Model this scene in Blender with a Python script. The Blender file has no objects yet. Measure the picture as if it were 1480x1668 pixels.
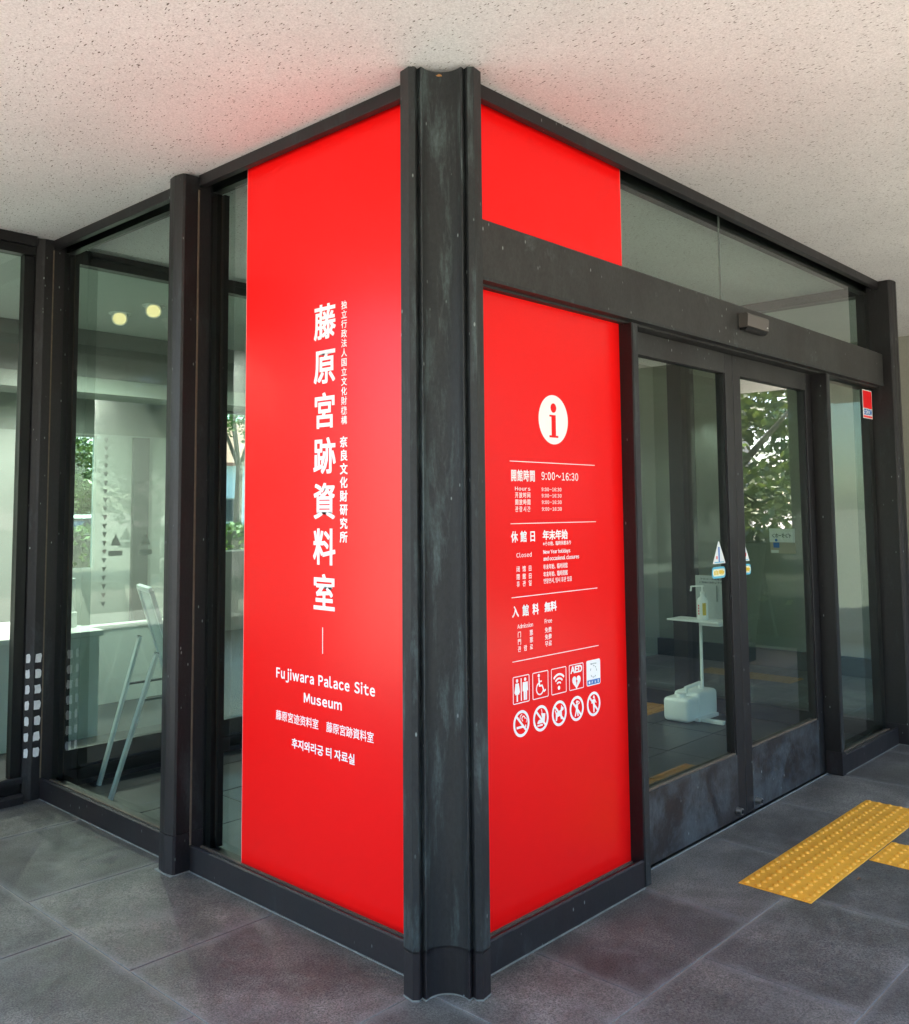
import bpy, bmesh, math, random
from mathutils import Vector, Matrix
random.seed(7)
sc = bpy.context.scene
C = sc.collection
R = math.radians

# ------------------------------------------------------------------ camera
cam = bpy.data.cameras.new('camera')
co = bpy.data.objects.new('camera', cam); C.objects.link(co)
yaw, pitch, roll = -0.0152, 0.0807, -0.0052
a = math.pi/4 + yaw
F = Vector((math.cos(a)*math.cos(pitch), math.sin(a)*math.cos(pitch), math.sin(pitch)))
Rt = Vector((math.sin(a), -math.cos(a), 0)); U = Rt.cross(F)
r_ = Rt*math.cos(roll) + U*math.sin(roll); u_ = -Rt*math.sin(roll) + U*math.cos(roll)
M = Matrix((r_, u_, -F)).transposed().to_4x4()
M.translation = (-2.3616, -2.1438, 1.5468)
co.matrix_world = M
cam.sensor_fit = 'HORIZONTAL'; cam.sensor_width = 36
cam.lens = 1522.43/1480*36
cam.shift_x = (740-674.43)/1480
cam.shift_y = -(834-704.63)/1480
cam.clip_start = 0.05; cam.clip_end = 3000
sc.camera = co

# ------------------------------------------------------------------ sky, sun, exposure
SUN_EL, SUN_AZ = 60, 96          # azimuth clockwise from +Y (north)
w = bpy.data.worlds.new('World'); sc.world = w; w.use_nodes = True
nt = w.node_tree; nt.nodes.clear()
sky = nt.nodes.new('ShaderNodeTexSky'); sky.sky_type = 'NISHITA'; sky.sun_disc = False
sky.sun_elevation = R(SUN_EL); sky.sun_rotation = R(SUN_AZ)
bg = nt.nodes.new('ShaderNodeBackground'); bg.inputs[1].default_value = 0.13
wo = nt.nodes.new('ShaderNodeOutputWorld')
nt.links.new(sky.outputs[0], bg.inputs[0]); nt.links.new(bg.outputs[0], wo.inputs[0])
sd = Vector((math.sin(R(SUN_AZ))*math.cos(R(SUN_EL)), math.cos(R(SUN_AZ))*math.cos(R(SUN_EL)), math.sin(R(SUN_EL))))
sun = bpy.data.lights.new('sun', 'SUN'); sun.energy = 5.0; sun.angle = R(0.5); sun.color = (1, .93, .83)
so = bpy.data.objects.new('sun', sun); C.objects.link(so)
so.rotation_euler = (-sd).to_track_quat('-Z', 'Y').to_euler(); so.location = (0, 0, 30)
sc.view_settings.view_transform = 'Standard'; sc.view_settings.look = 'None'
sc.view_settings.gamma = 1; sc.view_settings.use_curve_mapping = False
sc.view_settings.exposure = 3.32
sc.render.engine = 'CYCLES'
cy = sc.cycles
cy.use_denoising = True
cy.max_bounces = 10; cy.diffuse_bounces = 6; cy.glossy_bounces = 6; cy.transmission_bounces = 6
cy.transparent_max_bounces = 24; cy.caustics_reflective = False; cy.caustics_refractive = False
cy.sample_clamp_indirect = 6

# ------------------------------------------------------------------ helpers
def thing(name, label, cat, loc=(0, 0, 0), group=None, rz=0):
    o = bpy.data.objects.new(name, None); C.objects.link(o)
    o.location = loc; o.rotation_euler = (0, 0, rz); o.empty_display_size = .1
    o['label'] = label; o['category'] = cat
    if group: o['group'] = group
    return o
def tag(o, label, cat, group=None):
    o['label'] = label; o['category'] = cat
    if group: o['group'] = group
    return o
def pworld(p):
    m = Matrix.Identity(4)
    while p is not None:
        m = Matrix.LocRotScale(p.location, p.rotation_euler, p.scale) @ m
        p = p.parent
    return m
class MB:
    def __init__(s): s.bm = bmesh.new()
    def _new(s, verts, faces, bevel=0):
        vs = [s.bm.verts.new(v) for v in verts]; fs = []
        for f in faces:
            try: fs.append(s.bm.faces.new([vs[i] for i in f]))
            except ValueError: pass
        if bevel:
            es = list({e for f in fs for e in f.edges})
            bmesh.ops.bevel(s.bm, geom=es, offset=bevel, segments=1, affect='EDGES', profile=.5)
        return s
    def box(s, x0, x1, y0, y1, z0, z1, bevel=0):
        x0, x1 = sorted((x0, x1)); y0, y1 = sorted((y0, y1)); z0, z1 = sorted((z0, z1))
        v = [(x0,y0,z0),(x1,y0,z0),(x1,y1,z0),(x0,y1,z0),(x0,y0,z1),(x1,y0,z1),(x1,y1,z1),(x0,y1,z1)]
        return s._new(v, [(3,2,1,0),(4,5,6,7),(0,1,5,4),(1,2,6,5),(2,3,7,6),(3,0,4,7)], bevel)
    def obox(s, c, ax, ay, az, hx, hy, hz, bevel=0):
        c = Vector(c); ax = Vector(ax).normalized(); ay = Vector(ay).normalized(); az = Vector(az).normalized()
        v = [c + ax*hx*i + ay*hy*j + az*hz*k for k in (-1,1) for (i,j) in ((-1,-1),(1,-1),(1,1),(-1,1))]
        return s._new(v, [(3,2,1,0),(4,5,6,7),(0,1,5,4),(1,2,6,5),(2,3,7,6),(3,0,4,7)], bevel)
    def bar(s, p0, p1, wa, wb, up=(0,0,1), bevel=0):
        p0, p1 = Vector(p0), Vector(p1); d = (p1-p0); L = d.length; d.normalize()
        x = d.cross(Vector(up)); 
        if x.length < 1e-4: x = Vector((1,0,0))
        x.normalize(); y = x.cross(d)
        return s.obox((p0+p1)/2, x, y, d, wa/2, wb/2, L/2, bevel)
    def prism(s, poly, z0, z1, caps=True):
        n = len(poly); v = [(x,y,z0) for x,y in poly] + [(x,y,z1) for x,y in poly]
        f = [(i,(i+1)%n,n+(i+1)%n,n+i) for i in range(n)]
        if caps: f += [tuple(range(n-1,-1,-1)), tuple(range(n,2*n))]
        return s._new(v, f)
    def extrude_profile(s, poly, origin, ax, ay, az, length):
        """poly in (ax, ay), swept along az"""
        o = Vector(origin); ax, ay, az = Vector(ax), Vector(ay), Vector(az); n = len(poly)
        v = [o+ax*p+ay*q for p,q in poly] + [o+ax*p+ay*q+az*length for p,q in poly]
        return s._new(v, [(i,(i+1)%n,n+(i+1)%n,n+i) for i in range(n)] + [tuple(range(n-1,-1,-1)), tuple(range(n,2*n))])
    def tube(s, p0, p1, r0, r1=None, n=12, caps=True):
        r1 = r0 if r1 is None else r1
        p0, p1 = Vector(p0), Vector(p1); d = (p1-p0).normalized()
        x = d.cross(Vector((0,0,1)) if abs(d.z) < .95 else Vector((1,0,0))).normalized(); y = d.cross(x)
        v = []
        for p, r in ((p0,r0),(p1,r1)):
            v += [p + x*r*math.cos(2*math.pi*i/n) + y*r*math.sin(2*math.pi*i/n) for i in range(n)]
        f = [(i,(i+1)%n,n+(i+1)%n,n+i) for i in range(n)]
        if caps: f += [tuple(range(n-1,-1,-1)), tuple(range(n,2*n))]
        return s._new(v, f)
    def lathe(s, c, prof, n=20):
        c = Vector(c); v = []; f = []
        for r, z in prof:
            v += [(c.x+r*math.cos(2*math.pi*i/n), c.y+r*math.sin(2*math.pi*i/n), c.z+z) for i in range(n)]
        m = len(prof)
        for k in range(m-1):
            f += [(k*n+i, k*n+(i+1)%n, (k+1)*n+(i+1)%n, (k+1)*n+i) for i in range(n)]
        f += [tuple(range(n-1,-1,-1)), tuple(range((m-1)*n, m*n))]
        return s._new(v, f)
    def poly(s, pts):
        return s._new(pts, [tuple(range(len(pts)))])
    def build(s, name, mat, parent=None, smooth=False, struct=False, label=None, stuff=False):
        bmesh.ops.recalc_face_normals(s.bm, faces=s.bm.faces)
        if parent is not None:
            s.bm.transform(pworld(parent).inverted())
        me = bpy.data.meshes.new(name); s.bm.to_mesh(me); s.bm.free()
        me.materials.append(mat)
        if smooth:
            for p in me.polygons: p.use_smooth = True
        o = bpy.data.objects.new(name, me); C.objects.link(o); o.parent = parent
        if struct: o['kind'] = 'structure'
        if stuff: o['kind'] = 'stuff'
        if label: o['label'] = label
        return o

# ------------------------------------------------------------------ materials
def nmat(name):
    m = bpy.data.materials.new(name); m.use_nodes = True
    n = m.node_tree.nodes; return m, n, m.node_tree.links, n['Principled BSDF']
def simple(name, col, rough=.5, metal=0, spec=.5, var=.0, vscale=6, bump=0, bscale=200):
    m, n, l, b = nmat(name)
    b.inputs['Roughness'].default_value = rough; b.inputs['Metallic'].default_value = metal
    b.inputs['Specular IOR Level'].default_value = spec
    b.inputs['Base Color'].default_value = (*col, 1)
    geo = n.new('ShaderNodeNewGeometry')
    if var:
        t = n.new('ShaderNodeTexNoise'); t.inputs['Scale'].default_value = vscale; t.inputs['Detail'].default_value = 8
        l.new(geo.outputs['Position'], t.inputs['Vector'])
        mx = n.new('ShaderNodeMix'); mx.data_type = 'RGBA'
        mx.inputs[6].default_value = (*[c*(1-var) for c in col], 1); mx.inputs[7].default_value = (*[min(1, c*(1+var)) for c in col], 1)
        l.new(t.outputs[0], mx.inputs[0]); l.new(mx.outputs[2], b.inputs['Base Color'])
    if bump:
        t = n.new('ShaderNodeTexNoise'); t.inputs['Scale'].default_value = bscale; t.inputs['Detail'].default_value = 4
        l.new(geo.outputs['Position'], t.inputs['Vector'])
        bp = n.new('ShaderNodeBump'); bp.inputs['Strength'].default_value = bump; bp.inputs['Distance'].default_value = .002
        l.new(t.outputs[0], bp.inputs['Height']); l.new(bp.outputs[0], b.inputs['Normal'])
    return m
def ramp(n, stops):
    r = n.new('ShaderNodeValToRGB'); e = r.color_ramp.elements
    while len(e) < len(stops): e.new(.5)
    for i, (p, c) in enumerate(stops):
        e[i].position = p; e[i].color = (*c, 1) if len(c) == 3 else c
    return r
def mapping(n, l, scale, src='Position', rot=(0,0,0), loc=(0,0,0)):
    g = n.new('ShaderNodeNewGeometry'); mp = n.new('ShaderNodeMapping')
    mp.inputs['Scale'].default_value = scale; mp.inputs['Rotation'].default_value = rot; mp.inputs['Location'].default_value = loc
    l.new(g.outputs[src], mp.inputs[0]); return mp
def mixc(n, l, fac, a_, b_, mode='MIX'):
    mx = n.new('ShaderNodeMix'); mx.data_type = 'RGBA'; mx.blend_type = mode
    for sock, v in ((mx.inputs[0], fac), (mx.inputs[6], a_), (mx.inputs[7], b_)):
        if isinstance(v, (int, float)): sock.default_value = v
        elif isinstance(v, tuple): sock.default_value = (*v, 1)
        else: l.new(v, sock)
    return mx.outputs[2]
def noise(n, l, vec, scale, detail=6, rough=.55, dist=0):
    t = n.new('ShaderNodeTexNoise'); t.inputs['Scale'].default_value = scale; t.inputs['Detail'].default_value = detail
    t.inputs['Roughness'].default_value = rough; t.inputs['Distortion'].default_value = dist
    l.new(vec, t.inputs['Vector']); return t.outputs[0]

def bronze(name, dark, patina, brown, stretch=.25, cover=.56, rough=.42, sc_=9, speck=True):
    m, n, l, b = nmat(name)
    mp = mapping(n, l, (1, 1, stretch))
    n1 = noise(n, l, mp.outputs[0], sc_, 14, .72, .3)
    r1 = ramp(n, [(cover-.08, (0,0,0)), (cover+.09, (1,1,1))]); l.new(n1, r1.inputs[0])
    mp2 = mapping(n, l, (1, 1, .5), loc=(3.1, 7.7, 1.2))
    n2 = noise(n, l, mp2.outputs[0], 4.5, 6, .6)
    r2 = ramp(n, [(.42, (0,0,0)), (.66, (1,1,1))]); l.new(n2, r2.inputs[0])
    c = mixc(n, l, r2.outputs[0], dark, brown)
    c = mixc(n, l, r1.outputs[0], c, patina)
    mp3 = mapping(n, l, (1, 1, .55))
    n3 = noise(n, l, mp3.outputs[0], 95, 6, .7)
    r3 = ramp(n, [(.32, (.72,.72,.72)), (.68, (1.28,1.28,1.28))]); l.new(n3, r3.inputs[0])
    c = mixc(n, l, 1.0, c, r3.outputs[0], 'MULTIPLY')
    if speck:
        mp4 = mapping(n, l, (1, 1, .45))
        vo = n.new('ShaderNodeTexVoronoi'); vo.inputs['Scale'].default_value = 26; l.new(mp4.outputs[0], vo.inputs['Vector'])
        r4 = ramp(n, [(.05, (1,1,1)), (.10, (0,0,0))]); l.new(vo.outputs['Distance'], r4.inputs[0])
        n5 = noise(n, l, mp4.outputs[0], 5, 2); r5 = ramp(n, [(.46, (0,0,0)), (.58, (.9,.9,.9))]); l.new(n5, r5.inputs[0])
        f = mixc(n, l, 1.0, r4.outputs[0], r5.outputs[0], 'MULTIPLY')
        c = mixc(n, l, f, c, (.26, .30, .29))
    l.new(c, b.inputs['Base Color'])
    rr = ramp(n, [(0, (rough-.08,)*3), (1, (rough+.16,)*3)]); l.new(n1, rr.inputs[0]); l.new(rr.outputs[0], b.inputs['Roughness'])
    b.inputs['Metallic'].default_value = .25
    bp = n.new('ShaderNodeBump'); bp.inputs['Strength'].default_value = .18; bp.inputs['Distance'].default_value = .001
    l.new(n3, bp.inputs['Height']); l.new(bp.outputs[0], b.inputs['Normal'])
    return m
M_col = bronze('aged_bronze_column', (.017,.020,.021), (.066,.092,.092), (.012,.014,.015), .16, .60, .52, 13)
M_brz = bronze('aged_bronze_frame', (.012,.0115,.0125), (.034,.041,.044), (.009,.008,.0085), .3, .63, .42, 7)
M_trn = bronze('aged_bronze_transom', (.026,.028,.027), (.085,.102,.100), (.017,.016,.0155), 1.0, .66, .5, 4)
M_kick = bronze('mottled_bronze_kick', (.022,.018,.018), (.058,.068,.074), (.015,.011,.011), 1.0, .50, .5, 5)
M_blk = bronze('dark_bronze_inner', (.005,.005,.006), (.012,.013,.014), (.005,.005,.005), .3, .64, .38, 6, False)
M_base = bronze('dark_bronze_base', (.011,.0105,.0125), (.032,.037,.040), (.015,.010,.012), .3, .66, .5, 8)
M_seal = simple('pale_sealant', (.17,.185,.175), .8, var=.6, vscale=22)
M_seal2 = simple('brown_sealant', (.11,.085,.06), .8, var=.4, vscale=40)

def redmat():
    m, n, l, b = nmat('red_sign_film')
    b.inputs['Base Color'].default_value = (.84, .006, .006, 1); b.inputs['Roughness'].default_value = .26
    b.inputs['Specular IOR Level'].default_value = .24
    return m
M_red = redmat(); M_edge = simple('film_edge_pink', (.75,.30,.28), .4)
M_white = simple('white_print', (.88,.88,.88), .4)
M_glass = bpy.data.materials.new('window_glass'); M_glass.use_nodes = True
def glassmat(m, tint=(.845,.915,.88), k=1.8, rough=0.0):
    n = m.node_tree.nodes; l = m.node_tree.links; n.clear()
    out = n.new('ShaderNodeOutputMaterial'); tr = n.new('ShaderNodeBsdfTransparent'); gl = n.new('ShaderNodeBsdfGlossy')
    gl.inputs['Roughness'].default_value = rough; tr.inputs[0].default_value = (*tint, 1); gl.inputs[0].default_value = (1,1,1,1)
    fr = n.new('ShaderNodeFresnel'); fr.inputs[0].default_value = 1.5
    g = n.new('ShaderNodeNewGeometry')
    mu = n.new('ShaderNodeMath'); mu.operation = 'MULTIPLY'; mu.inputs[1].default_value = k; mu.use_clamp = True
    inv = n.new('ShaderNodeMath'); inv.operation = 'SUBTRACT'; inv.inputs[0].default_value = 1
    m2 = n.new('ShaderNodeMath'); m2.operation = 'MULTIPLY'
    l.new(fr.outputs[0], mu.inputs[0]); l.new(g.outputs['Backfacing'], inv.inputs[1])
    l.new(mu.outputs[0], m2.inputs[0]); l.new(inv.outputs[0], m2.inputs[1])
    mx = n.new('ShaderNodeMixShader'); l.new(m2.outputs[0], mx.inputs[0]); l.new(tr.outputs[0], mx.inputs[1]); l.new(gl.outputs[0], mx.inputs[2])
    l.new(mx.outputs[0], out.inputs[0])
glassmat(M_glass)

def ceilmat():
    m, n, l, b = nmat('sprayed_ceiling_render')
    mp = mapping(n, l, (1, 1, 1))
    big = noise(n, l, mp.outputs[0], 1.1, 8, .62)
    rb = ramp(n, [(.3, (.74,.75,.755)), (.7, (.85,.86,.865))]); l.new(big, rb.inputs[0])
    # warp, then short fissures lying in random directions
    nv = n.new('ShaderNodeTexNoise'); nv.inputs['Scale'].default_value = 35; nv.inputs['Detail'].default_value = 2
    l.new(mp.outputs[0], nv.inputs['Vector'])
    def pits(rot, scale, cut):
        mpp = mapping(n, l, (1, .34, 1), rot=(0, 0, R(rot)), loc=(rot*.13, rot*.07, 0))
        ad = n.new('ShaderNodeVectorMath'); ad.operation = 'MULTIPLY_ADD'
        l.new(nv.outputs[1], ad.inputs[0]); ad.inputs[1].default_value = (.008,.008,0); l.new(mpp.outputs[0], ad.inputs[2])
        vo = n.new('ShaderNodeTexVoronoi'); vo.inputs['Scale'].default_value = scale; vo.inputs['Randomness'].default_value = 1
        l.new(ad.outputs[0], vo.inputs['Vector'])
        # random size per cell
        sz = n.new('ShaderNodeMath'); sz.operation = 'MULTIPLY'
        sp = n.new('ShaderNodeSeparateColor'); l.new(vo.outputs['Color'], sp.inputs[0])
        l.new(sp.outputs[0], sz.inputs[0]); sz.operation = 'MULTIPLY_ADD'; sz.inputs[1].default_value = cut*.8; sz.inputs[2].default_value = cut*.12
        lt = n.new('ShaderNodeMath'); lt.operation = 'SUBTRACT'; l.new(sz.outputs[0], lt.inputs[0]); l.new(vo.outputs['Distance'], lt.inputs[1])
        rr = ramp(n, [(0, (0,0,0)), (.05, (1,1,1))]); l.new(lt.outputs[0], rr.inputs[0]); return rr.outputs[0]
    p1 = pits(40, 74, .21); p2 = pits(75, 80, .19); p3 = pits(8, 95, .22); p4 = pits(-35, 80, .18); p3 = mixc(n, l, 1.0, p3, p4, 'LIGHTEN')
    p = mixc(n, l, 1.0, p1, p2, 'LIGHTEN'); p = mixc(n, l, 1.0, p, p3, 'LIGHTEN')
    fine = noise(n, l, mp.outputs[0], 150, 5, .8); rf = ramp(n, [(.32, (.74,.74,.74)), (.60, (1.08,1.08,1.08))]); l.new(fine, rf.inputs[0])
    c = mixc(n, l, 1.0, rb.outputs[0], rf.outputs[0], 'MULTIPLY')
    c = mixc(n, l, p, c, (.12,.105,.09))
    l.new(c, b.inputs['Base Color']); b.inputs['Roughness'].default_value = .95; b.inputs['Specular IOR Level'].default_value = .15
    b1 = n.new('ShaderNodeBump'); b1.inputs['Strength'].default_value = .5; b1.inputs['Distance'].default_value = .003; l.new(fine, b1.inputs['Height'])
    b2 = n.new('ShaderNodeBump'); b2.inputs['Strength'].default_value = .6; b2.inputs['Distance'].default_value = .004; b2.invert = True
    l.new(p, b2.inputs['Height']); l.new(b1.outputs[0], b2.inputs['Normal']); l.new(b2.outputs[0], b.inputs['Normal'])
    return m
M_ceil = ceilmat()
M_stucco = simple('grey_beige_stucco', (.37,.36,.315), .95, spec=.1, var=.16, vscale=90, bump=.9, bscale=90)

def pavermat():
    m, n, l, b = nmat('dark_stone_paver')
    oi = n.new('ShaderNodeObjectInfo')
    g = n.new('ShaderNodeNewGeometry')
    of = n.new('ShaderNodeVectorMath'); of.operation = 'ADD'
    cx = n.new('ShaderNodeCombineXYZ'); mm = n.new('ShaderNodeMath'); mm.operation = 'MULTIPLY'; mm.inputs[1].default_value = 3
    l.new(oi.outputs['Random'], mm.inputs[0]); l.new(mm.outputs[0], cx.inputs[2])
    l.new(g.outputs['Position'], of.inputs[0]); l.new(cx.outputs[0], of.inputs[1])
    big = noise(n, l, g.outputs['Position'], 2.2, 6, .6, .6)
    rb = ramp(n, [(.34, (.054,.052,.047)), (.52, (.082,.079,.071)), (.68, (.128,.123,.110))]); l.new(big, rb.inputs[0])
    mid = noise(n, l, of.outputs[0], 9, 8, .65, .5); rm = ramp(n, [(.3, (.74,.74,.74)), (.7, (1.28,1.28,1.28))]); l.new(mid, rm.inputs[0])
    c = mixc(n, l, 1.0, rb.outputs[0], rm.outputs[0], 'MULTIPLY')
    rt = ramp(n, [(0, (.72,.72,.74)), (1, (1.28,1.28,1.25))]); l.new(oi.outputs['Random'], rt.inputs[0])
    c = mixc(n, l, 1.0, c, rt.outputs[0], 'MULTIPLY')
    gr = noise(n, l, of.outputs[0], 150, 5, .85); rg = ramp(n, [(.38, (.35,.35,.35)), (.62, (1.9,1.9,1.9))]); l.new(gr, rg.inputs[0])
    c = mixc(n, l, 1.0, c, rg.outputs[0], 'MULTIPLY')
    # pale lime bloom near the paver's own edges
    tc = n.new('ShaderNodeTexCoord'); sx = n.new('ShaderNodeSeparateXYZ'); l.new(tc.outputs['Generated'], sx.inputs[0])
    def edge(sock):
        s1 = n.new('ShaderNodeMath'); s1.operation = 'SUBTRACT'; l.new(sock, s1.inputs[0]); s1.inputs[1].default_value = .5
        s2 = n.new('ShaderNodeMath'); s2.operation = 'ABSOLUTE'; l.new(s1.outputs[0], s2.inputs[0]); return s2.outputs[0]
    mxx = n.new('ShaderNodeMath'); mxx.operation = 'MAXIMUM'; l.new(edge(sx.outputs[0]), mxx.inputs[0]); l.new(edge(sx.outputs[1]), mxx.inputs[1])
    ad = n.new('ShaderNodeMath'); ad.operation = 'MULTIPLY_ADD'; l.new(mid, ad.inputs[0]); ad.inputs[1].default_value = .09; l.new(mxx.outputs[0], ad.inputs[2])
    re = ramp(n, [(.495, (0,0,0)), (.565, (.6,.6,.6))]); l.new(ad.outputs[0], re.inputs[0])
    c = mixc(n, l, re.outputs[0], c, (.19,.19,.185))
    sm = noise(n, l, of.outputs[0], 3.2, 9, .72, .25); rs = ramp(n, [(.54, (0,0,0)), (.72, (.35,.35,.35))]); l.new(sm, rs.inputs[0])
    c = mixc(n, l, rs.outputs[0], c, (.20,.20,.20))
    l.new(c, b.inputs['Base Color'])
    rr = ramp(n, [(.3, (.55,)*3), (.7, (.78,)*3)]); l.new(mid, rr.inputs[0]); l.new(rr.outputs[0], b.inputs['Roughness'])
    b1 = n.new('ShaderNodeBump'); b1.inputs['Strength'].default_value = .35; b1.inputs['Distance'].default_value = .0015; l.new(gr, b1.inputs['Height'])
    b2 = n.new('ShaderNodeBump'); b2.inputs['Strength'].default_value = .25; b2.inputs['Distance'].default_value = .004; l.new(mid, b2.inputs['Height'])
    l.new(b1.outputs[0], b2.inputs['Normal']); l.new(b2.outputs[0], b.inputs['Normal'])
    return m
M_pave = pavermat()
M_tilein = simple('dark_vestibule_tile', (.026,.029,.032), .35, var=.25, vscale=5, bump=.1)
M_mortar = simple('grey_mortar', (.22,.205,.17), .95, var=.3, vscale=40)
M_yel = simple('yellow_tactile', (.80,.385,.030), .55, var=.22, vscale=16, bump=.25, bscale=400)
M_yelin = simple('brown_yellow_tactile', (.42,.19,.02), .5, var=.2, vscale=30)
M_pale = simple('pale_interior_wall', (.40,.44,.41), .8, var=.04, vscale=2)
M_grey = simple('grey_beam_paint', (.14,.15,.145), .8)
M_rwall = simple('dark_room_floor', (.06,.06,.06), .5)
M_plast = simple('milky_plastic', (.92,.94,.93), .35)
M_met = simple('satin_steel', (.55,.55,.53), .3, metal=1)
M_alu = simple('aluminium_leg', (.62,.68,.67), .4, metal=.2)
M_wpaint = simple('white_paint', (.86,.88,.87), .4)
M_black = simple('black_plastic', (.012,.012,.012), .35)
M_paper = simple('white_paper', (.75,.78,.76), .7)
M_pbeige = simple('beige_paper', (.45,.41,.33), .7)
M_blue = simple('blue_print', (.03,.16,.48), .5)
M_lblue = simple('light_blue_print', (.10,.45,.62), .5)
M_sred = simple('sticker_red', (.80,.01,.015), .4)
M_dprint = simple('dark_print', (.05,.07,.08), .5)
M_gprint = simple('grey_print', (.16,.19,.18), .5)
M_yprint = simple('yellow_print', (.70,.48,.03), .5)
M_cream = simple('cream_sticker', (.80,.78,.55), .5)
M_sens = simple('brown_grey_sensor', (.085,.078,.072), .4)

# ------------------------------------------------------------------ lettering
FX = (Vector((1,0,0)), Vector((0,0,1)), Vector((0,-1,0)))   # on the door side
FY = (Vector((0,-1,0)), Vector((0,0,1)), Vector((-1,0,0)))  # on the left side
def glyphs(s, bold=.0, spacing=1.0):
    global SHIFTS
    e = max(0, bold)*.9; bold = min(bold, .006)
    SHIFTS = [(0,0,0)] if e < .011 else [(-e,-e,.0), (e,-e,.00012), (e,e,.00024), (-e,e,.00036)]
    cu = bpy.data.curves.new('lettering', 'FONT'); cu.body = s; cu.size = 1; cu.offset = bold; cu.space_character = spacing
    cu.resolution_u = 3
    o = bpy.data.objects.new('tmp', cu); C.objects.link(o)
    dg = bpy.context.evaluated_depsgraph_get(); dg.update()
    me = bpy.data.meshes.new_from_object(o.evaluated_get(dg))
    bpy.data.objects.remove(o); bpy.data.curves.remove(cu)
    return me
SHIFTS = [(0, 0, 0)]
def put_mesh(me_list, frame, origin, parent, mat, name='lettering', thick=.0006, label=None):
    """me_list: [(mesh, fn(x,y)->(u,v))]"""
    right, up, nrm = frame; bm = bmesh.new(); origin = Vector(origin)
    for me, fn in me_list:
      for (sx_, sy_, lift) in SHIFTS:
        b2 = bmesh.new(); b2.from_mesh(me)
        vm = {}
        for v in b2.verts:
            uu, vv = fn(v.co.x + sx_, v.co.y + sy_); vm[v] = bm.verts.new(origin + right*uu + up*vv + nrm*(thick+lift))
        for f in b2.faces:
            try: bm.faces.new([vm[v] for v in f.verts])
            except ValueError: pass
        b2.free()
    for f in bm.faces:
        f.normal_update()
        if f.normal.dot(nrm) < 0: f.normal_flip()
    ex = bmesh.ops.extrude_face_region(bm, geom=list(bm.faces))
    for v in [g for g in ex['geom'] if isinstance(g, bmesh.types.BMVert)]: v.co -= nrm*thick*.9
    if parent is not None: bm.transform(pworld(parent).inverted())
    me = bpy.data.meshes.new(name); bm.to_mesh(me); bm.free(); me.materials.append(mat)
    o = bpy.data.objects.new(name, me); C.objects.link(o); o.parent = parent
    if label: o['label'] = label
    return o
def latin_run(s, bold, sp):
    L = []; x = 0
    for ch in s:
        if ch == ' ': x += .30*sp; continue
        me = glyphs(chr(ord(ch)+0xFEE0) if 33 <= ord(ch) <= 126 else ch, bold)
        xs = [v.co.x for v in me.vertices]; a_, b_ = min(xs), max(xs)
        L.append((me, x-a_)); x += (b_-a_) + .085*sp + (.10*(sp-1))
    return L
def text_box(s, frame, origin, u0, u1, v0, v1, parent, mat, bold=.012, spacing=1.0, mirror=False, name='lettering'):
    if s[0].isascii():
        run = latin_run(s, bold, spacing)
        xs = [v.co.x+dx for me, dx in run for v in me.vertices]; ys = [v.co.y for me, dx in run for v in me.vertices]
        x0, x1, y0, y1 = min(xs), max(xs), min(ys), max(ys)
        return put_mesh([(me, (lambda x, y, dx=dx: (u0 + (1-(x+dx-x0)/(x1-x0) if mirror else (x+dx-x0)/(x1-x0))*(u1-u0), v0 + (y-y0)/(y1-y0)*(v1-v0)))) for me, dx in run], frame, origin, parent, mat, name)
    me = glyphs(s, bold, spacing)
    if not me.vertices: return None
    xs = [v.co.x for v in me.vertices]; ys = [v.co.y for v in me.vertices]
    x0, x1, y0, y1 = min(xs), max(xs), min(ys), max(ys)
    def fn(x, y):
        t = (x-x0)/(x1-x0+1e-9)
        if mirror: t = 1-t
        return u0 + t*(u1-u0), v0 + (y-y0)/(y1-y0+1e-9)*(v1-v0)
    return put_mesh([(me, fn)], frame, origin, parent, mat, name)
def text_col(s, frame, origin, uc, vtop, pitch, size, parent, mat, bold=.02, wid=1.0):
    L = []
    for i, ch in enumerate(s):
        me = glyphs(ch, bold); vc = vtop - size/2 - pitch*i
        L.append((me, lambda x, y, vc=vc: (uc + (x-.5)*size*wid, vc + (y-.38)*size)))
    return put_mesh(L, frame, origin, parent, mat)
def flat(shapes, frame, origin, parent, mat, name, thick=.0006, lift=0):
    """shapes: list of polygons [(u,v)...] -> thin solid plates"""
    right, up, nrm = frame; origin = Vector(origin); mb = MB()
    for k_, poly in enumerate(shapes):
        mb.extrude_profile(poly, origin+nrm*(lift+(k_ % 40)*.00001), right, up, nrm, thick)
    return mb.build(name, mat, parent)
def circ(cx, cy, r, n=28, ry=None): 
    ry = ry or r
    return [(cx+r*math.cos(2*math.pi*i/n), cy+ry*math.sin(2*math.pi*i/n)) for i in range(n)]
def ring(cx, cy, r0, r1, a0=0, a1=360, n=32):
    out = []
    for i in range(n):
        t0 = R(a0+(a1-a0)*i/n); t1 = R(a0+(a1-a0)*(i+1)/n)
        out.append([(cx+r0*math.cos(t0), cy+r0*math.sin(t0)), (cx+r1*math.cos(t0), cy+r1*math.sin(t0)),
                    (cx+r1*math.cos(t1), cy+r1*math.sin(t1)), (cx+r0*math.cos(t1), cy+r0*math.sin(t1))])
    return out
def line(x0, y0, x1, y1, w_):
    d = math.hypot(x1-x0, y1-y0); nx, ny = -(y1-y0)/d*w_/2, (x1-x0)/d*w_/2
    return [(x0+nx,y0+ny),(x0-nx,y0-ny),(x1-nx,y1-ny),(x1+nx,y1+ny)]
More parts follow.
